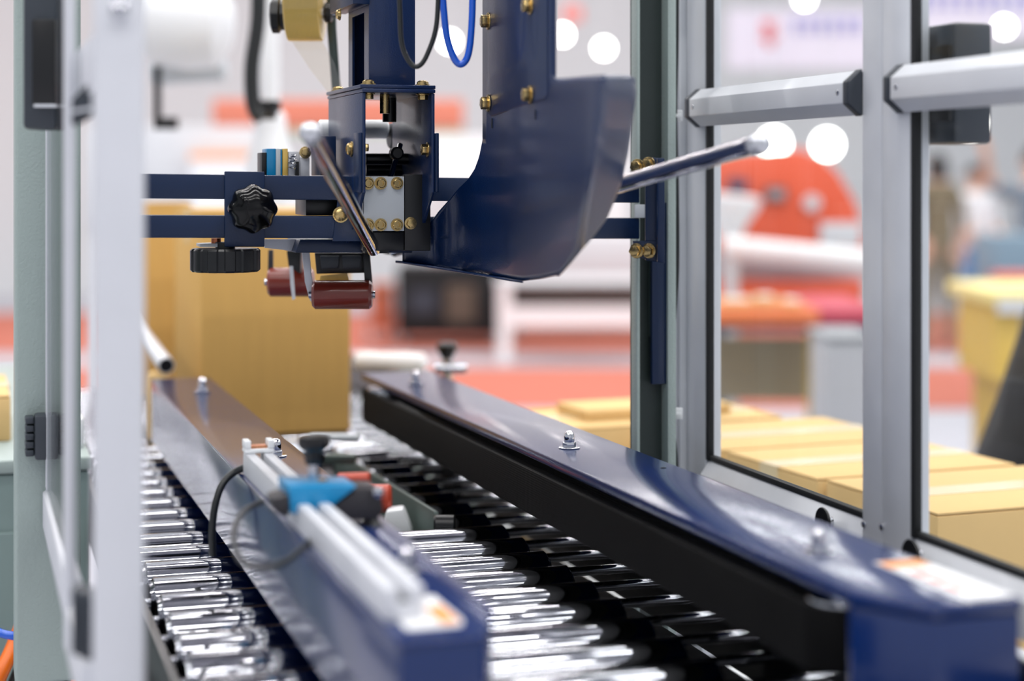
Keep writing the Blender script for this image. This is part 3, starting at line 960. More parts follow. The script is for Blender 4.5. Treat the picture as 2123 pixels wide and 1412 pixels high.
# body left of the bracket
MB().prism([WY(664, 282, 1.80), WY(697, 282, 1.80), WY(697, 364, 1.80), WY(664, 364, 1.80)], (0, 0.05, 0)).build('tension_block', NAVYF, uh, 0.001)
MB().prism([WY(634, 412, 1.778), WY(742, 412, 1.778), WY(742, 447, 1.778), WY(634, 447, 1.778)], (0, 0.06, 0)).build('rear_block', BLACK, uh, 0.001)
piece('button_screw', M_BUTTON, uh, WY(706, 445, 1.748), (0, -1, 0), 0, 1.3)
MB().prism([WY(700, 415, 1.7485), WY(752, 400, 1.7485), WY(752, 500, 1.7485), WY(690, 500, 1.7485)], (0, 0.0012, 0)).build('clamp_cheek', NAVYF, uh)
MB().prism([WY(622, 497, 1.776), WY(900, 497, 1.776), WY(900, 524, 1.776), WY(612, 524, 1.776)], (0, 0.07, 0)).build('lower_body', NAVYF, uh, 0.001)
MB().prism([WY(549, 496, 1.80), WY(632, 496, 1.80), WY(622, 522, 1.80), WY(549, 514, 1.80)], (0, 0.004, 0)).build('glint_plate', ALUL, uh)  # pale plate put in as the lavender glint beneath the crossbar
# hanging rollers
ra = W(648, 611, 1.86)
rb_ = W(772, 611, 1.86)
r1 = MB().rod(ra, rb_, 0.0155, 0.003).build('press_roller', REDR, uh)
MB().cyl(ra - RT * 0.004, rb_ + RT * 0.003, 0.004, n=12).build('axle', STEEL, r1)
pts = [W(x, y_, 1.862) for x, y_ in ((626, 522), (641, 522), (645, 570), (654, 612), (650, 632), (642, 622), (632, 585))]
MB().prism(pts, FW * 0.006).build('roller_arm', ALUL, uh, 0.0008)
pts = [W(x, y_, 1.87) for x, y_ in ((752, 522), (766, 522), (772, 590), (764, 606), (756, 590))]
MB().prism(pts, FW * 0.006).build('roller_arm', BLACK, uh, 0.0008)
MB().prism([W(x, y_, 1.885) for x, y_ in ((652, 524), (758, 524), (756, 566), (656, 568))], FW * 0.03).build('ribbed_housing', BLACK, uh, 0.001)
for k in range(2):
    x0 = 664 + k * 45
    MB().prism([W(x0, 530, 1.8845), W(x0 + 40, 530, 1.8845), W(x0 + 38, 556, 1.8845), W(x0 + 3, 558, 1.8845)], -FW * 0.003).build('housing_rib', DARKP, uh, 0.001)
MB().prism([W(x, y_, 1.90) for x, y_ in ((664, 572), (720, 566), (724, 582), (662, 584))], FW * 0.004).build('tape_end', YTAPE, uh)
ra = W(556, 585, 2.02)
rb_ = W(650, 585, 2.02)
r2 = MB().rod(ra, rb_, 0.0168, 0.003).build('press_roller', REDR, uh)
MB().cyl(ra - RT * 0.004, rb_, 0.004, n=12).build('axle', STEEL, r2)
pts = [W(x, y_, 2.018) for x, y_ in ((556, 518), (566, 518), (566, 598), (554, 600))]
MB().prism(pts, FW * 0.005).build('roller_arm', DARKB, uh, 0.0008)
MB().prism([W(x, y_, 1.99) for x, y_ in ((594, 520), (624, 520), (622, 568), (598, 552))], FW * 0.03).build('pivot_block', BLACK, uh, 0.001)
MB().prism([W(x, y_, 1.985) for x, y_ in ((600, 552), (607, 552), (612, 620), (606, 622), (602, 590))], FW * 0.003).build('blade', ALUL, uh)
# chrome flap rods with clear caps
CAPM = mat('satin_rod_cap', (206, 208, 214), 0.22, metal=0.55, var=0.02)
for (p0, p1) in ((W(774, 516, 1.80), W(644, 276, 1.41)), (W(818, 519, 2.02), W(1572, 299, 1.43))):
    d = (p1 - p0).normalized()
    ro = MB().rod(p0, p1, 0.0078, 0.001, 32).build('flap_rod', CHROME, uh)
    MB().lathe([(0.0080, -0.004), (0.0090, -0.003), (0.0094, 0.004), (0.0078, 0.009), (0.0045, 0.0115), (0.001, 0.0122)], p1 - d * 0.003, d, n=28).build('end_cap', CAPM, ro)
    MB().obox(p0 + Vector((0.004, 0.012, 0.004)), (0.026, 0.02, 0.018)).build('rod_socket', BLACK, uh, 0.002)

# small tension unit behind the crossbar, left of the bracket
tu = thing('tension_unit', 'small pale blue and yellow spring unit standing behind the navy crossbar', 'tension unit', WY(590, 358, 1.83))
for nm, xa, xb, yt, m_ in (('cap', 543, 553, 316, BLACK), ('plate', 553, 572, 308, BLUECY), ('plate', 572, 582, 308, WHITEP), ('guide', 582, 585, 309, BLUECY), ('strip', 586, 597, 308, YTAPE), ('housing', 598, 622, 314, ALUL), ('back_plate', 622, 642, 326, ALUL)):
    MB().prism([WY(xa, yt, 1.83), WY(xb, yt, 1.83), WY(xb, 372, 1.83), WY(xa, 372, 1.83)], (0, 0.03, 0)).build(nm, m_, tu, 0.0008)
sp = MB()
hel = [WY(606, 338, 1.824) + Vector((0.004 * math.cos(t * 1.2), 0.0, 0.0)) + Vector((0, 0.004 * math.sin(t * 1.2), -0.006 + 0.0009 * t)) for t in range(0, 18)]
sp.tube(hel, 0.0009, 6, 3).build('spring', STEEL, tu)
piece('hex_bolt', M_HEX, tu, WY(633, 316, 1.829), (0, -1, 0), 0.3, 0.9)
MB().prism([WY(614, 335, 1.826), WY(620, 335, 1.826), WY(620, 365, 1.826), WY(612, 365, 1.826)], (0, 0.004, 0)).build('latch', BLACK, tu)

# ================================================================== FLAP PLOW
def interp(tab, x):
    if x <= tab[0][0]:
        return tab[0][1]
    for (x0, y0), (x1, y1) in zip(tab, tab[1:]):
        if x <= x1:
            return y0 + (y1 - y0) * (x - x0) / (x1 - x0)
    return tab[-1][1]


left_ = [(290, 1003), (325, 996), (352, 986), (372, 972), (392, 950), (428, 920), (476, 880), (528, 836), (600, 836)]
fold_ = [(100, 1249), (165, 1248), (281, 1239), (439, 1215), (512, 1204), (545, 1178), (570, 1156)]
outer_ = [(150, 1310), (162, 1314), (198, 1316), (263, 1307), (316, 1300), (382, 1285), (452, 1256), (500, 1219), (514, 1206), (545, 1181), (570, 1158)]
bot_ = [(836, 543), (1003, 569), (1085, 583), (1120, 579), (1158, 570)]


def plowD(px, py):
    fo = interp(fold_, py)
    if px <= fo:
        k = 0.5714 + (px - 1003) * 0.00055 if px > 1003 else 0.5714
        s_ = max(0.0, min(1.0, (px - 900) / 160.0))
        k0 = 0.5714 + (px - 1003) * 0.00012
        k1 = 0.5714 + (px - 1003) * 0.00055
        k = k0 * (1 - s_) + k1 * s_
    else:
        k = 0.5714 + (fo - 1003) * 0.00055 - (px - fo) * 0.0007
    D = 1 / k
    if py > 350:
        t = min(1, (py - 350) / 230.0)
        D += 0.030 * t * t * (3 - 2 * t)
    return D


fp = thing('flap_plow', 'large curved navy sheet-metal flap plow hanging in the middle', 'plow', W(1085, 585, 1.6))
pm = MB()
yrow = [-330 + 40 * k for k in range(12)] + [134, 150, 162, 175, 195, 220, 250, 275, 290] + [290 + 10 * k for k in range(1, 29)]
NA, NB_, NC_, ND_ = 20, 16, 12, 10
grid = {}
for j, y_ in enumerate(yrow):
    xa = interp(left_, y_)
    fo, ou = interp(fold_, y_), interp(outer_, y_)
    xs = [xa + (1003 - xa) * i / NA for i in range(NA)] + [1003 + 147 * i / NB_ for i in range(NB_)]
    xs += [1150 + (fo - 1150) * i / NC_ for i in range(NC_)] + [fo + (ou - fo) * i / ND_ for i in range(ND_ + 1)]
    for i, x_ in enumerate(xs):
        yy = y_
        if y_ > 500:
            yy = 500 + (y_ - 500) * (interp(bot_, x_) - 500) / 70.0
        if i > NA + NB_ and y_ < 200:      # the upper edge of the wing rises a little to the right
            yy = y_ - 9 * max(0, min(1, (x_ - 1160) / 90.0)) * (200 - y_) / 50.0 + max(0, x_ - 1296) ** 2 * 0.03 * (200 - y_) / 50.0
        grid[i, j] = W(x_, yy, plowD(x_, yy))
idx, vs_, fs_ = {}, [], []


def gi(i, j):
    if (i, j) not in idx:
        idx[i, j] = len(vs_)
        vs_.append(grid[i, j])
    return idx[i, j]


NT = NA + NB_ + NC_ + ND_
for j in range(len(yrow) - 1):
    for i in range(NT):
        if i < NA and yrow[j] < 290:
            continue
        if i >= NA + NB_ and yrow[j] < 162:
            continue
        fs_.append((gi(i, j), gi(i + 1, j), gi(i + 1, j + 1), gi(i, j + 1)))
pm.add(vs_, fs_)
po = pm.build('sheet', NAVY, fp, ang=70)
md = po.modifiers.new('thickness', 'SOLIDIFY')
md.thickness = 0.0028
md.offset = 0
# bottom lip
lip = []
for px, py in ((822, 541), (836, 542), (900, 552), (960, 562), (1020, 572), (1085, 583)):
    q = W(px, py, plowD(px, py) - 0.001)
    lip.append((q, q + FW * -0.016 + Vector((0, 0, 0.0012))))
rows = [[a, b] for a, b in lip]
lo_ = MB().quadgrid(rows).build('bottom_lip', NAVY, fp)
md = lo_.modifiers.new('thickness', 'SOLIDIFY')
md.thickness = 0.0022
# bolted backing plate
pts = [(1004, -330), (1133, -330), (1134, 196), (1128, 206), (1018, 241), (1004, 228)]
front = [W(x, y_, plowD(x, y_) - 0.0075) for x, y_ in pts]
nrm = (W(1130, 100, plowD(1130, 100)) - W(1010, 100, plowD(1010, 100))).cross(Vector((0, 0, 1))).normalized()
if nrm.dot(FW) > 0:
    nrm = -nrm
MB().prism(front, -nrm * 0.004).build('backing_plate', NAVY, fp, 0.0006)
for px, py in ((1013, 44), (1100, 12), (1013, 214), (1100, 196)):
    piece('hex_bolt', M_HEX, fp, W(px, py, plowD(px, py) - 0.0077), nrm, random.uniform(0, 1), 1.2)
for px in (1022, 1112):
    y0 = 246 if px < 1100 else 228
    MB().prism([W(px - 2, y0, plowD(px, y0) - 0.003), W(px + 2, y0 - 1, plowD(px, y0) - 0.003), W(px + 2, y0 + 20, plowD(px, y0) - 0.003), W(px - 2, y0 + 20, plowD(px, y0) - 0.003)], nrm * 0.0006).build('slot', BLACK, fp)

# hoses
tag(MB().tube([W(826, -60, 1.66), W(829, 20, 1.66), W(833, 90, 1.66), W(850, 130, 1.66), W(868, 137, 1.66), W(886, 112, 1.66), W(905, 50, 1.66), W(910, -60, 1.66)], 0.0024, 12).build('signal_cable', CABLEB),
    'black cable hanging in a loop in front of the navy mast', 'cable')
tag(MB().tube([W(914, -60, 1.68), W(920, 20, 1.68), W(927, 80, 1.68), W(942, 122, 1.68), W(957, 133, 1.68), W(971, 112, 1.68), W(978, 50, 1.68), W(981, -60, 1.68)], 0.0034, 14).build('air_hose', HOSEB),
    'bright blue air hose hanging in a loop beside the mast', 'hose')

# tape reel ------------------------------------------------------------------
tr = thing('tape_reel', 'roll of yellow tape on a black hub above the taping head', 'tape roll', W(632, 85, 2.02))
c0 = W(597, -8, 2.02)
c1 = W(669, -8, 2.02)
ax = (c1 - c0)
MB().rod(c0, c1, 0.0525, 0.0012, 48).build('tape', YTAPE, tr)
MB().lathe([(0.016, 0), (0.020, 0.002), (0.020, 0.010), (0.0165, 0.012), (0.0165, 0.020), (0.020, 0.022)], W(562, 32, 2.02), ax, n=28, mod=star_mod(8, 0.04)).build('hub', BLACK, tr)
MB().cyl(W(560, 34, 2.02), W(700, 26, 2.02), 0.006, n=16).build('spindle', STEEL, tr)
MB().prism([W(x, y_, 2.04) for x, y_ in ((674, -160), (692, -160), (697, 60), (706, 190), (688, 190), (678, 60))], FW * 0.005).build('reel_arm', GREYD, tr, 0.001)
MB().lathe([(0.010, 0), (0.012, 0.002), (0.012, 0.008), (0.009, 0.010)], W(672, 26, 2.02), ax, n=24).build('lock_ring', BLACK, tr)
rows = [[W(600, 78, 2.0), W(664, 78, 2.0)], [W(640, 140, 1.98), W(694, 132, 1.98)], [W(690, 205, 1.95), W(716, 200, 1.95)]]
MB().quadgrid(rows).build('tape_web', FILM, tr)

# ================================================================== FAR END OF MACHINE
# white roll, clamp post
t = thing('film_roll', 'white wrapped roll lying beyond the far end of the right beam', 'roll', W(815, 775, 3.0))
MB().lathe([(0.006, 0), (0.0165, 0.003), (0.0185, 0.02), (0.0170, 0.05), (0.0180, 0.09), (0.0165, 0.12), (0.006, 0.128)], W(733, 749, 3.0), W(890, 752, 3.0) - W(733, 749, 3.0), n=28).build('roll', WHITE, t)
MB().obox(W(845, 0, 3.02) * 1.0 + Vector((0, 0, -W(845, 0, 3.02).z - 0.411)), (0.03, 0.03, 0.158), yaw=-YAW).build('cradle', WHITEP, t, 0.003)
q = W(747, 0, 3.5)
t = thing('white_stanchion', 'slim white post glimpsed between the tall carton and the belt', 'post', (q.x, q.y, FLOOR))
MB().lathe([(0.03, 0), (0.03, 1.02), (0.012, 1.04), (0.011, 1.055), (0.009, 1.07), (0.009, 1.10)], (q.x, q.y, FLOOR), n=20).build('post', WHITE, t)
MB().lathe([(0.06, 0), (0.06, 0.01), (0.05, 0.015)], (q.x, q.y, FLOOR), n=20).build('foot', WHITE, t)
t = thing('clamp_post', 'nickel clamp post with a black knob beyond the right beam', 'clamp', W(930, 810, 2.75))
MB().cyl(Vector((W(929, 0, 2.75).x, W(929, 0, 2.75).y, FLOOR)), W(928, 745, 2.75), 0.0085, n=18).build('post', STEEL, t)
MB().lathe([(0.008, 0), (0.010, 0.004), (0.016, 0.014), (0.0165, 0.022), (0.012, 0.026), (0.003, 0.027)], W(927, 744, 2.75), (0, 0, 1), n=36, mod=star_mod(6, 0.05)).build('knob', BLACK, t)
MB().rod(W(900, 765, 2.74), W(968, 765, 2.74), 0.0075, 0.001).build('cross_bar', STEEL, t)
# side table that carries roll and clamp
t = thing('outfeed_frame', 'grey outfeed frame beyond the far end of the beams', 'frame', (0.80, 2.95, FLOOR))
MB().box(0.720, 0.83, 2.70, 3.3, -0.52, -0.49).build('top', GREYG, t, 0.002)
for lx in (0.722, 0.795):
    for ly in (2.72, 3.2):
        MB().box(lx, lx + 0.03, ly, ly + 0.04, FLOOR, -0.5205).build('leg', GREYG, t, 0.002)
# silver pipe end behind pale post, left beam far end
t = thing('pipe', 'short silver pipe end poking out past the pale left post', 'pipe', W(320, 768, 2.6))
pa, pb_ = W(345, 758, 2.55), W(255, 640, 2.9)
MB().cyl(pa, pb_, 0.0125, n=24).build('tube', ALUL, t)
MB().lathe([(0.0105, -0.0006), (0.0105, 0.002)], pa, pb_ - pa, n=24).build('bore', BLACK, t)
q = W(330, 771, 2.58)
MB().obox((q.x, q.y, (q.z - 0.384) / 2), (0.03, 0.06, q.z + 0.384), yaw=-YAW).build('saddle', CARDL, t, 0.002)

# grey-green machine base left of the conveyor
t = thing('machine_cabinet', 'grey-green machine cabinet behind the left column', 'cabinet', (-0.05, 2.6, FLOOR))
MB().box(-0.25, 0.148, 2.15, 3.25, FLOOR, -0.352).build('body', mat('cabinet_paint', (118, 136, 134), 0.45, bump=0.3, bscale=300, var=0.05), t, 0.006)
MB().box(-0.252, 0.150, 2.148, 3.252, -0.3515, -0.335).build('top', GREYG, t, 0.003)
MB().box(-0.22, 0.12, 2.1425, 2.1478, -1.2, -0.42).build('door', MATS['cabinet_paint'], t, 0.003)
carton('carton', 'low tan carton lying on the grey-green cabinet at the left edge', (-0.13, 2.3, -0.3345), 0.25, 0.19, 0.058, 0.0, m=CARDL)
t = thing('connector_box', 'small white and blue connector unit behind the pale post', 'connector', (0.13, 2.26, -0.335))
MB().box(0.112, 0.146, 2.22, 2.27, -0.3348, -0.298).build('body', WHITE, t, 0.003)
MB().box(0.114, 0.130, 2.2185, 2.2198, -0.326, -0.304).build('port', mat('violet_port', (84, 84, 190), 0.4), t)
# cables at lower left
tag(MB().tube([W(60, 1260, 1.95), W(28, 1340, 1.93), W(0, 1400, 1.9), W(-40, 1500, 1.88)], 0.0085, 14).build('power_cable', CABLEO), 'thick orange cable hanging behind the left column foot', 'cable')
tag(MB().tube([W(-40, 1290, 1.86), W(0, 1312, 1.86), W(34, 1319, 1.86), W(70, 1319, 1.88)], 0.0046, 12).build('air_hose', HOSEB), 'short bright blue hose at the lower left frame edge', 'hose')
for k in range(3):
    tag(MB().tube([W(60 + 14 * k, 1330, 1.95), W(36 + 13 * k, 1385, 1.93), W(10 + 12 * k, 1450, 1.9)], 0.0042, 10).build('power_cable', CABLEB),
        ('leftmost', 'middle', 'rightmost')[k] + ' black cable in the bundle below the left column', 'cable', 'black cables below the left column')
tag(MB().tube([W(110, 1350, 1.9), W(140, 1378, 1.88), W(165, 1440, 1.85)], 0.0036, 10).build('power_cable', CABLEO), 'thin orange cable emerging right of the left column foot', 'cable')

# ================================================================== CARTONS OUTSIDE THE GUARD
BH = -0.370
tbl = thing('low_table', 'low table under the kraft cartons outside the guard', 'table', (1.2, 2.2, FLOOR))
MB().box(0.855, 1.44, 1.55, 3.25, -0.60, -0.572).build('top', WHITEP, tbl, 0.003)
for lx in (0.87, 1.37):
    for ly in (1.6, 3.15):
        MB().box(lx, lx + 0.05, ly, ly + 0.05, FLOOR, -0.6003).build('leg', ALU, tbl, 0.002)
H = 0.200
G = 'cartons on the table outside the guard'
carton('carton', 'nearest kraft carton outside the right guard door, taped lid', (1.030, 1.690, -0.5715), 0.235, 0.36, H, 0.06, m=CARDL, group=G)
carton('carton', 'second kraft carton behind the nearest one outside the guard', (1.008, 1.932, -0.5715), 0.235, 0.30, H, 0.07, m=CARDL, group=G)
carton('carton', 'third kraft carton of the row outside the guard, seen through the far pane', (0.985, 2.176, -0.5715), 0.235, 0.31, H, 0.07, m=CARDL, group=G)
carton('carton', 'fourth kraft carton of the row, left of the third, beside the column', (0.862, 2.432, -0.5715), 0.22, 0.36, H, 0.06, m=CARDL, group=G)
carton('folded_carton', 'flat folded carton lying on the fourth carton of the row', (0.908, 2.490, -0.3695), 0.12, 0.25, 0.014, 0.06, m=CARDL, tape=False, group=G)

# ================================================================== BACKGROUND
OR = mat('orange_machine_paint', (226, 92, 58), 0.5, var=0.05)
ORB = mat('orange_banner', (218, 128, 104), 0.7, var=0.04)
GREYM = mat('mid_grey_panel', (150, 152, 156), 0.6, var=0.04)
LGREY = mat('light_grey_panel', (206, 208, 212), 0.6, var=0.03)
OLIVE = mat('olive_cloth', (120, 110, 88), 0.85, var=0.12, vscale=9)
BLKC = mat('black_cloth', (13, 13, 16), 0.85, var=0.2, vscale=10)
BLUEC = mat('blue_cloth', (70, 140, 200), 0.8, var=0.1)
GREYC = mat('slate_cloth', (118, 132, 146), 0.85, var=0.1)
WHC = mat('white_cloth', (232, 234, 238), 0.8, var=0.04)
YEL = mat('yellow_plastic', (214, 178, 84), 0.5, var=0.06)
DKBLUE = mat('dark_blue_panel', (52, 62, 92), 0.5, var=0.08)
GREENL = mat('pale_green_panel', (190, 206, 180), 0.6, var=0.05)
LAMPM = mat('lamp_glow', (255, 252, 246), 0.5, emit=14.0)


def bgthing(name, label, cat, px0, px1, py0, py1, D, depth, m, ground=True, hang=False, bevel=0.01):
    t = thing(name, label, cat, (W((px0 + px1) / 2, py1, D).x, W((px0 + px1) / 2, py1, D).y, FLOOR if ground else W(0, py1, D).z))
    fbox(MB(), px0, px1, py0, py1, D, depth).build('panel', m, t, bevel)
    if not ground and hang:
        q = W((px0 + px1) / 2, py0, D + depth / 2)
        MB().cyl(q - Vector((0, 0, 0.01)), Vector((q.x, q.y, 7.499 - ZC)), 0.008, n=8).build('hanger', LGREY, t)
    if ground:
        zt_ = W(0, py1, D).z
        if zt_ > FLOOR + 0.02:
            for px in (px0 + (px1 - px0) * 0.06, px1 - (px1 - px0) * 0.06):
                q = W(px, 0, D + depth / 2)
                MB().obox((q.x, q.y, (zt_ + FLOOR + 0.009) / 2), (0.06, 0.06, zt_ - FLOOR - 0.010), yaw=-YAW).build('leg', LGREY, t)
    return t


# booth fascia in orange-red
t = bgthing('booth_fascia', 'long orange-red booth fascia board in the blurred background', 'fascia', 440, 960, 206, 266, 11.0, 0.15, ORB, ground=False, hang=True)
fbox(MB(), 440, 960, 267, 280, 11.02, 0.1).build('lower_strip', GREENL, t)
# booth back panels
t = bgthing('booth_wall', 'white booth partition behind the robot arm', 'partition', 180, 560, 262, 470, 9.0, 0.1, LGREY)
fbox(MB(), 392, 520, 316, 330, 8.9, 0.08).build('orange_strip', mat('soft_orange', (244, 172, 124), 0.6), t)
fbox(MB(), 395, 620, 332, 470, 8.7, 0.15).build('counter_front', WHITE, t)
t = bgthing('booth_cabinet', 'white booth cabinet glimpsed right of the taping bracket', 'cabinet', 885, 1300, 282, 674, 17.0, 0.6, WHITE, ground=False)
fbox(MB(), 895, 1010, 390, 640, 16.98, 0.03).build('door', LGREY, t)
# robot arm with hose
t = thing('industrial_robot', 'blurred white rounded robot arm at the upper left', 'robot', W(420, 150, 3.6))
q0 = W(395, 60, 3.6)
MB().lathe([(0.03, 0), (0.075, 0.01), (0.092, 0.04), (0.095, 0.12), (0.085, 0.17), (0.05, 0.195), (0.01, 0.2)], W(285, 40, 3.6), W(505, 60, 3.6) - W(285, 40, 3.6), n=36).build('shoulder_housing', WHITE, t)
q = W(395, 60, 3.62)
MB().rod(q, Vector((q.x, q.y, 7.499 - ZC)), 0.075, 0.01).build('upper_link', WHITE, t)
MB().rod(W(470, 140, 3.7), W(310, 150, 3.7), 0.03, 0.008).build('joint_cap', WHITEP, t)
t2 = thing('robot_cable', 'thick black corrugated hose hanging beside the white robot arm', 'hose', W(540, 250, 3.0))
MB().tube([W(536, -80, 3.0), W(535, 40, 3.0), W(522, 140, 3.0), W(526, 220, 3.0), W(544, 246, 3.0)], 0.0135, 14).build('hose', CABLEB, t2)
MB().lathe([(0.010, 0), (0.027, 0.004), (0.027, 0.020), (0.022, 0.024), (0.018, 0.036)], W(550, 205, 3.02), (0, 0, -1), n=24).build('collar', BLACK, t2)
t3 = thing('white_stand', 'white upright stand with rounded neck behind the tape roll', 'stand', Vector((W(555, 400, 3.75).x, W(555, 400, 3.75).y, FLOOR)))
MB().lathe([(0.045, 0), (0.05, 1.40), (0.05, 1.50), (0.036, 1.53), (0.034, 1.585), (0.02, 1.60), (0.02, 1.85)], Vector((W(560, 400, 3.75).x, W(560, 400, 3.75).y, FLOOR)), n=28).build('neck', WHITE, t3)
t = thing('camera_mount', 'black angled mount behind the pale left post', 'mount', W(340, 270, 3.6))
fbox(MB(), 317, 332, 122, 268, 3.6, 0.02).build('upright', BLACK, t, 0.002)
fbox(MB(), 332.3, 366, 243, 268, 3.6, 0.03).build('foot', BLACK, t, 0.002)

# dark machine and bench in the middle
t = bgthing('dark_machine', 'black machine standing on the far red carpet', 'machine', 822, 1040, 552, 696, 14.8, 0.7, BLKC)
fbox(MB(), 850, 905, 600, 650, 14.79, 0.03).build('hatch', mat('hatch_dark', (44, 48, 60), 0.6), t)
fbox(MB(), 925, 985, 590, 668, 14.79, 0.03).build('panel', mat('brown_panel', (84, 70, 58), 0.6), t)
t = bgthing('crate', 'small orange-brown crate beside the black machine', 'crate', 766, 812, 590, 682, 15.2, 0.4, mat('orange_brown', (190, 106, 78), 0.7, var=0.1))
fbox(MB(), 769, 809, 600, 606, 15.19, 0.02).build('slat', mat('brown_panel', (84, 70, 58), 0.6), t)
bench = thing('bench', 'white steel bench with a cross rail on the red carpet', 'bench', Vector((W(1180, 0, 13.6).x, W(1180, 0, 13.6).y, FLOOR)))
fbox(MB(), 1028, 1420, 582, 592, 13.6, 0.7).build('top', WHITEP, bench, 0.01)
fbox(MB(), 1060, 1420, 636, 678, 13.6, 0.06).build('cross_rail', WHITE, bench)
for px in (1032, 1400):
    fbox(MB(), px, px + 28, 593, 753, 13.6, 0.06).build('leg', WHITE, bench)
MB().box(0, 0, 0, 0, 0, 0)
t = bgthing('gray_machine', 'wide pale grey machine behind the white bench', 'machine', 1048, 1420, 486, 586, 15.4, 0.8, LGREY)
fbox(MB(), 1050, 1400, 587, 660, 15.5, 0.5).build('undercarriage', mat('dim_brown', (70, 62, 58), 0.7, var=0.1), t)

# orange machine behind the far pane
om = thing('orange_machine', 'large orange machine with a sloping shoulder behind the far guard pane', 'machine', Vector((W(1620, 0, 7.5).x, W(1620, 0, 7.5).y, FLOOR)))
pts = [W(x, y_, 7.5) for x, y_ in ((1440, 345), (1520, 318), (1660, 308), (1705, 326), (1740, 360), (1775, 420), (1800, 500), (1800, 520), (1440, 520))]
MB().prism(pts, FW * 0.8).build('hood', OR, om, 0.02)
pts = [W(x, y_, 7.46) for x, y_ in ((1588, 388), (1630, 388), (1630, 416), (1588, 416))]
MB().prism(pts, FW * 0.05).build('window', DARKP, om, 0.005)
pts = [W(x, y_, 7.455) for x, y_ in ((1594, 393), (1625, 393), (1625, 412), (1594, 412))]
MB().prism(pts, FW * 0.02).build('window_screen', GREYM, om)
pts = [W(x, y_, 7.46) for x, y_ in ((1510, 370), (1552, 372), (1548, 396), (1514, 400))]
MB().prism(pts, FW * 0.05).build('vent', DKBLUE, om, 0.005)
MB().lathe([(0.035, 0), (0.035, 0.03), (0.028, 0.035)], W(1682, 421, 7.5), -FW, n=24).build('dial', LGREY, om)
pts = [W(x, y_, 7.46) for x, y_ in ((1702, 462), (1786, 462), (1786, 512), (1702, 512))]
MB().prism(pts, FW * 0.05).build('control_panel', LGREY, om, 0.005)
fbox(MB(), 1470, 1800, 582, 632, 7.6, 0.6).build('lower_frame', OR, om, 0.02)
fbox(MB(), 1490, 1800, 521, 581, 7.7, 0.5).build('middle_frame', LGREY, om, 0.02)
for px in (1490, 1760):
    q = W(px, 0, 7.9)
    MB().obox((q.x, q.y, (W(0, 633, 7.6).z + FLOOR) / 2), (0.1, 0.1, W(0, 633, 7.6).z - FLOOR), yaw=-YAW).build('leg', DKBLUE, om)
t = thing('white_pipe', 'thick white pipe running in front of the orange machine', 'pipe', Vector((W(1650, 0, 6.9).x, W(1650, 0, 6.9).y, FLOOR)))
MB().rod(W(1500, 512, 6.9), W(1830, 545, 6.9), 0.045, 0.01).build('pipe', WHITE, t)
for px, py in ((1520, 517), (1800, 545)):
    q = W(px, py, 6.9)
    MB().cyl((q.x, q.y, FLOOR), (q.x, q.y, q.z - 0.044), 0.02, n=14).build('support', LGREY, t)
t = thing('lamp_hood', 'white flared hood hanging left of the orange machine', 'hood', W(1515, 490, 7.2))
MB().lathe([(0.05, 0), (0.07, 0.06), (0.115, 0.14), (0.12, 0.165), (0.10, 0.175)], W(1512, 492, 7.2), (0.1, 0, 1), n=28).build('hood', WHITE, t)
MB().cyl(W(1512, 492, 7.2), Vector((W(1512, 492, 7.2).x, W(1512, 492, 7.2).y, FLOOR)), 0.02, n=12).build('stem', LGREY, t)
tb = thing('display_table', 'orange-edged display table in front of the orange machine', 'table', Vector((W(1620, 0, 6.0).x, W(1620, 0, 6.0).y, FLOOR)))
fbox(MB(), 1420, 1700, 642, 674, 6.0, 0.7).build('top', mat('orange_edge', (224, 118, 66), 0.6, var=0.05), tb, 0.005)
fbox(MB(), 1701, 1830, 640, 672, 6.0, 0.7).build('top', mat('crimson_edge', (190, 66, 84), 0.6, var=0.05), tb, 0.005)
fbox(MB(), 1701, 1830, 673, 700, 6.01, 0.6).build('apron', DKBLUE, tb)
fbox(MB(), 1430, 1700, 675, 686, 6.02, 0.6).build('apron', DKBLUE, tb)
for px in (1440, 1685, 1800):
    q = W(px, 0, 6.3)
    MB().obox((q.x, q.y, (W(0, 700, 6).z + FLOOR) / 2), (0.04, 0.04, W(0, 700, 6).z - FLOOR - 0.001), yaw=-YAW).build('leg', YEL if px == 1685 else LGREY, tb)
fbox(MB(), 1450, 1680, 700, 830, 6.5, 0.05).build('modesty_panel', mat('khaki_panel', (170, 156, 128), 0.7, var=0.08), tb)
for i, (a_, b_, c_) in enumerate(((1500, 1560, 628), (1570, 1610, 622), (1625, 1665, 630))):
    t = thing('sample_tray', ('left', 'middle', 'right')[i] + ' cream sample tray on the orange-edged table', 'tray', W((a_ + b_) / 2, 637, 6.1), 'sample trays')
    fbox(MB(), a_, b_, c_ - 4, 637, 6.1, 0.15).build('base', CARDL, t, 0.003)
    fbox(MB(), a_ + 6, b_ - 6, c_ - 9, c_ - 4.2, 6.13, 0.09).build('samples', WHITE, t, 0.003)
t = bgthing('waste_bin', 'grey upright bin near the post, behind the cartons', 'bin', 1716, 1815, 706, 1392, 5.1, 0.3, mat('bin_grey', (172, 172, 176), 0.6, var=0.04), ground=False)
fbox(MB(), 1712, 1819, 696, 705.5, 5.09, 0.32).build('lid', GREYM, t, 0.005)
MB()
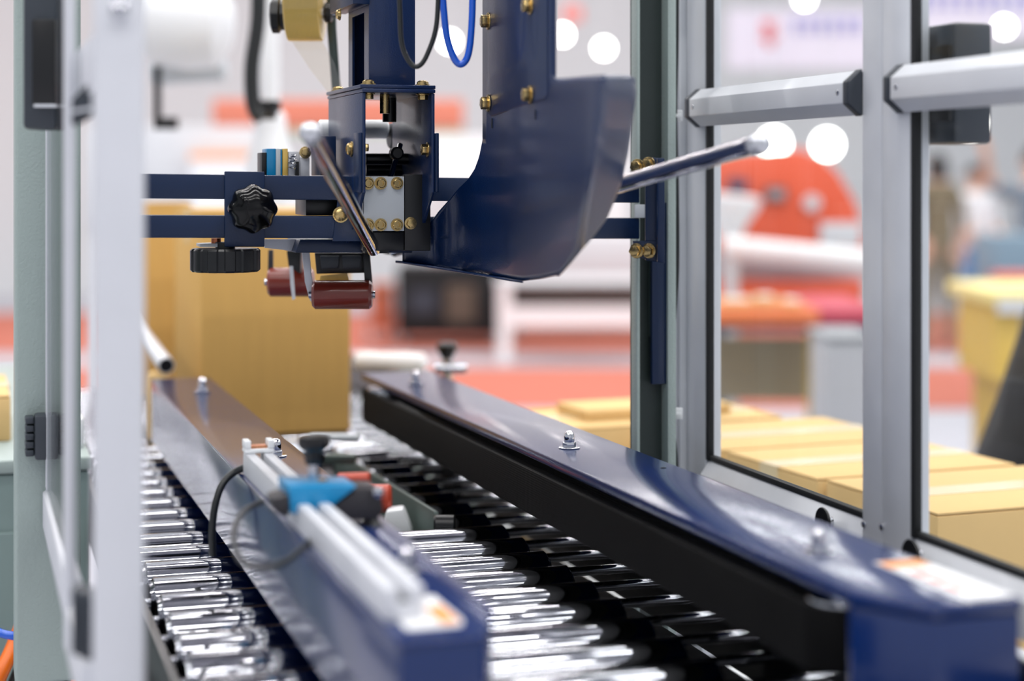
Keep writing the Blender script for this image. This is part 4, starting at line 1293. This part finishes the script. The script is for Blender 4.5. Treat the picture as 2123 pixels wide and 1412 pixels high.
# banner with emblem
bn = thing('banner', 'white hanging banner with a red emblem and blue writing', 'banner', W(1660, 140, 15))
fbox(MB(), 1508, 1850, 18, 142, 15.0, 0.04).build('sheet', mat('banner_white', (222, 218, 232), 0.7, var=0.02), bn)
for px in (1530, 1830):
    q = W(px, 19, 15.02)
    MB().cyl(q, Vector((q.x, q.y, 7.499 - ZC)), 0.008, n=8).build('hanger', LGREY, bn)
em = MB()
fbox(em, 1580, 1610, 44, 58, 14.99, 0.01)
fbox(em, 1590, 1601, 50, 96, 14.99, 0.008)
fbox(em, 1578, 1612, 72, 82, 14.99, 0.006)
em.build('red_emblem', mat('emblem_red', (226, 66, 62), 0.6), bn)
for k in range(6):
    x0 = 1642 + k * 26
    g = MB()
    fbox(g, x0, x0 + 20, 40, 46, 14.99, 0.01)
    fbox(g, x0 + 7, x0 + 12, 46, 72, 14.99, 0.008)
    fbox(g, x0 + 2, x0 + 18, 57, 62, 14.99, 0.006)
    g.build('blue_character', mat('lettering_blue', (120, 120, 196), 0.6), bn)
b2 = thing('banner', 'pale lavender banner band with blue writing at the upper right corner', 'banner', W(2010, 40, 15))
fbox(MB(), 1895, 2240, -60, 78, 15.2, 0.04).build('sheet', mat('banner_white', (222, 218, 232), 0.7), b2)
for px in (1920, 2210):
    q = W(px, -59, 15.22)
    MB().cyl(q, Vector((q.x, q.y, 7.499 - ZC)), 0.008, n=8).build('hanger', LGREY, b2)
for k in range(9):
    x0 = 1905 + k * 27
    g = MB()
    fbox(g, x0, x0 + 20, -12, -6, 15.19, 0.01)
    fbox(g, x0 + 7, x0 + 12, -6, 24, 15.19, 0.008)
    fbox(g, x0 + 1, x0 + 19, 8, 13, 15.19, 0.006)
    g.build('blue_character', mat('lettering_blue', (120, 120, 196), 0.6), b2)
# spot lamps
for i, (px, py, D, lab) in enumerate(((932, 86, 16, 'left of the navy plow'), (1166, 72, 16, 'just right of the plow top'), (1252, 100, 16, 'between plow and column'), (1668, -2, 16, 'above the white banner'), (2082, 56, 15, 'at the upper right over the pale banner'), (1605, 298, 12, 'over the orange machine'), (1715, 300, 13, 'over the orange machine near the post'), (2010, 255, 13, 'over the people at right'))):
    t = thing('spot_lamp', 'glowing round spot lamp ' + lab, 'lamp', W(px, py + 12, D), 'spot lamps in the hall')
    c = W(px, py, D)
    r = 0.055 if i < 5 else 0.085
    MB().lathe([(r * 0.5, 0.02), (r * 1.15, 0.02), (r * 1.15, 0.0), (r * 1.05, -0.01)], c + FW * 0.01, FW, n=24).build('can', WHITE, t)
    MB().cyl(c + FW * 0.02 + Vector((0, 0, r)), Vector((c.x, c.y, 7.499 - ZC)) + FW * 0.02, 0.006, n=8).build('hanger', LGREY, t)
    MB().lathe([(r, -0.012), (r * 0.9, -0.022), (r * 0.4, -0.026)], c + FW * 0.01, FW, n=24).build('lens', LAMPM, t)
t = bgthing('red_sign', 'small red round sign above the navy plow in the distance', 'sign', 1166, 1206, 14, 44, 17, 0.05, mat('sign_red', (236, 110, 96), 0.6), ground=False, hang=True)
fbox(MB(), 1180, 1192, 24, 34, 16.99, 0.02).build('mark', LGREY, t)

# right background furniture
t = bgthing('yellow_table', 'yellow table with a cream top near the right edge', 'table', 2052, 2260, 602, 632, 6.0, 0.6, mat('cream_yellow', (246, 226, 150), 0.5), ground=False)
fbox(MB(), 2064, 2118, 633, 790, 6.02, 0.5).build('side', YEL, t)
fbox(MB(), 2070, 2140, 622, 650, 5.97, 0.02).build('sheet', LGREY, t)
q = W(2081, 0, 6.27)
MB().obox((q.x, q.y, (W(0, 791, 6.02).z + FLOOR) / 2), (0.09, 0.5, W(0, 791, 6.02).z - FLOOR - 0.001), yaw=-YAW).build('pedestal', YEL, t)
t = bgthing('slate_cabinet', 'slate grey cabinet behind the yellow table', 'cabinet', 2062, 2240, 488, 600, 10.5, 0.5, mat('slate_panel', (120, 142, 158), 0.6, var=0.04))
fbox(MB(), 2070, 2230, 580, 598, 10.48, 0.02).build('base_strip', LGREY, t)
bgthing('red_carton', 'red box lying beside the yellow table', 'box', 2085, 2200, 570, 596, 9.0, 0.3, mat('box_red', (214, 96, 70), 0.6), ground=False)

# ================================================================== PEOPLE
def person(label, loc, yaw, height, top, legs, shoes, armL, armR, hairlong=False, lean=0.0, hips=0.0):
    """loc = point between the feet (relative z = floor); faces local -Y before yaw. armX = (elbow, wrist) offsets from the shoulder in local space"""
    s = height / 1.70
    root = thing('person', label, 'person', loc)
    R = Matrix.Rotation(yaw, 3, 'Z')

    def T(v):
        return Vector(loc) + R @ (Vector(v) * s)
    V, E, Rd = [], [], []

    def add(p, r, par=None):
        V.append(T(p))
        Rd.append(r * s)
        if par is not None:
            E.append((par, len(V) - 1))
        return len(V) - 1
    ly = -lean
    pel = add((0, 0, 0.92), (0.0))
    Rd[pel] = 0.135 * s
    wa = add((0, ly * 0.3, 1.08), 0.122, pel)
    chs = add((0, ly * 0.7, 1.27), 0.138, wa)
    nb = add((0, ly, 1.415), 0.075, chs)
    nk = add((0, ly * 1.1, 1.465), 0.052, nb)
    hd = add((0, ly * 1.15 - 0.012, 1.545), 0.082, nk)
    hd2 = add((0, ly * 1.15 - 0.008, 1.615), 0.088, hd)
    add((0, ly * 1.15, 1.672), 0.060, hd2)
    for sx, arm in ((-1, armL), (1, armR)):
        sh_ = (sx * 0.175, ly, 1.375)
        a0 = add(sh_, 0.060, nb)
        e = (sh_[0] + arm[0][0], sh_[1] + arm[0][1], sh_[2] + arm[0][2])
        a1 = add(e, 0.043, a0)
        wv = (e[0] + arm[1][0], e[1] + arm[1][1], e[2] + arm[1][2])
        a2 = add(wv, 0.030, a1)
        d = Vector(arm[1]).normalized()
        hnd = Vector(wv) + d * 0.075
        a3 = add(tuple(hnd), 0.030, a2)
        side = d.orthogonal().normalized()
        nrm_ = d.cross(side)
        for k in range(4):
            f0 = hnd + side * (0.022 * (k - 1.5)) + d * 0.012
            i0 = add(tuple(f0), 0.011, a3)
            f1 = f0 + d * (0.045 - 0.006 * abs(k - 1.3)) + nrm_ * 0.010
            i1 = add(tuple(f1), 0.0095, i0)
            add(tuple(f1 + d * 0.025 + nrm_ * 0.018), 0.008, i1)
        th = Vector(wv) + d * 0.03 + side * 0.032
        i0 = add(tuple(th), 0.012, a2)
        add(tuple(th + d * 0.045 + side * 0.018), 0.009, i0)
    for sx in (-1, 1):
        h0 = add((sx * 0.092, 0, 0.86), 0.098, pel)
        k0 = add((sx * 0.098, -0.012, 0.48), 0.064, h0)
        an = add((sx * 0.10, 0.012, 0.09), 0.042, k0)
        add((sx * 0.105, -0.06, 0.040), 0.038, an)
        add((sx * 0.11, -0.14, 0.030), 0.028, len(V) - 1)
    off = Vector(loc)
    me = bpy.data.meshes.new('body_skeleton')
    me.from_pydata([tuple(p - off) for p in V], E, [])
    ob = bpy.data.objects.new('body', me)
    COL.objects.link(ob)
    sk = ob.modifiers.new('skin', 'SKIN')
    for i, sv in enumerate(me.skin_vertices[0].data):
        sv.radius = (Rd[i] * (1.25 if i in (pel, wa, chs) else 1), Rd[i] * (0.85 if i in (pel, wa, chs) else 1))
        sv.use_root = (i == pel)
    ss = ob.modifiers.new('sub', 'SUBSURF')
    ss.levels = 1
    ss.render_levels = 1
    dg = bpy.context.evaluated_depsgraph_get()
    m2 = bpy.data.meshes.new_from_object(ob.evaluated_get(dg))
    ob.modifiers.clear()
    ob.data = m2
    m2.materials.clear()
    for m_ in (SKIN, top, legs, shoes):
        m2.materials.append(m_)
    Ri = R.inverted()
    hands = []
    for sx, arm in ((-1, armL), (1, armR)):
        hands.append(Vector((sx * 0.175 + arm[0][0] + arm[1][0], ly + arm[0][1] + arm[1][1], 1.375 + arm[0][2] + arm[1][2])))
    for pg in m2.polygons:
        c = (Ri @ pg.center) / s
        pg.use_smooth = True
        i = 1
        if min((c - h_).length for h_ in hands) < 0.17 and min(((c - h_).length) for h_ in hands) < 0.17:
            i = 0 if min((c - h_).length for h_ in hands) < 0.16 else 1
        elif c.z > 1.44:
            i = 0
        elif c.z < 0.07:
            i = 3
        elif c.z < 0.93 and abs(c.x) < 0.26:
            i = 2
        m_i = i
        pg.material_index = m_i
    ob.parent = root
    ORG[ob.name] = off
    # hair, face
    hc_ = (0, ly * 1.15 - 0.004, 1.612)
    hm = MB()
    rows = []
    for j in range(9):
        ph = PI * 0.5 - (PI * 0.62) * j / 8
        row = []
        for i in range(21):
            th = 2 * PI * i / 20
            fr = max(0.0, -math.sin(th))
            p_ = ph + fr * 0.55 * (j / 8)
            row.append(T((hc_[0] + 0.094 * math.cos(p_) * math.cos(th), hc_[1] + 0.106 * math.cos(p_) * math.sin(th), hc_[2] + 0.098 * math.sin(p_) - (0.10 * (j / 8) ** 2 * (1 - fr) if hairlong else 0))))
        rows.append(row)
    hm.quadgrid(rows)
    ho = hm.build('hair', HAIR, root)
    md_ = ho.modifiers.new('thickness', 'SOLIDIFY')
    md_.thickness = 0.012 * s
    hcz = (0, ly * 1.15 - 0.012, 1.575)
    MB().lathe([(0.004, 0), (0.012, 0.012), (0.014, 0.03), (0.008, 0.042), (0.002, 0.046)], T((0, hcz[1] - 0.085, 1.548)), R @ Vector((0, 0.15, 1)), n=12).build('nose', SKIN, root)
    for sx in (-1, 1):
        MB().lathe([(0.002, 0), (0.009, 0.003), (0.010, 0.008), (0.002, 0.012)], T((sx * 0.034, hcz[1] - 0.073, 1.598)), R @ Vector((0, -1, 0)), n=12).build('eye', BLACK, root)
        MB().lathe([(0.004, -0.028), (0.014, -0.018), (0.019, 0.0), (0.016, 0.018), (0.004, 0.026)], T((sx * 0.090, hcz[1] + 0.005, 1.585)), (0, 0, 1), n=10).build('ear', SKIN, root)
    MB().rod(T((-0.022, hcz[1] - 0.078, 1.52)), T((0.022, hcz[1] - 0.078, 1.52)), 0.006 * s, 0.002).build('mouth', mat('lips', (170, 90, 84), 0.5), root)
    return root


def gp_(px, D):
    q = W(px, 0, D)
    return Vector((q.x, q.y, FLOOR + (0.0085 if D > 10.8 else 0.0)))


ARMD = ((-0.05, 0.02, -0.27), (0.0, -0.03, -0.24))
ARMD2 = ((0.05, 0.02, -0.27), (0.0, -0.03, -0.24))
SHOE = BLACK
person('standing person in an olive outfit seen from behind through the right pane', gp_(1944, 14.6), PI - YAW + 0.2, 1.66, OLIVE, OLIVE, SHOE, ARMD, ARMD2, hairlong=True)
person('person in white top and blue trousers near the grey cabinet', gp_(2022, 15.4), -YAW + 0.5, 1.56, WHC, BLUEC, SHOE, ((-0.05, -0.03, -0.26), (0.05, -0.16, -0.12)), ((0.05, -0.03, -0.26), (-0.05, -0.16, -0.12)))
person('person in slate clothes with one arm raised at the right edge', gp_(2150, 11.5), -YAW - 0.3, 1.66, GREYC, GREYC, SHOE, ((-0.13, -0.14, 0.06), (-0.02, -0.14, 0.18)), ARMD2)
person('person in black clothes leaning forward close outside the right guard', gp_(2122, 2.95), PI / 2 - YAW, 1.66, BLKC, BLKC, SHOE, ((-0.03, -0.16, -0.25), (0.03, -0.22, -0.04)), ((0.03, -0.16, -0.25), (-0.03, -0.22, -0.04)), lean=0.18)
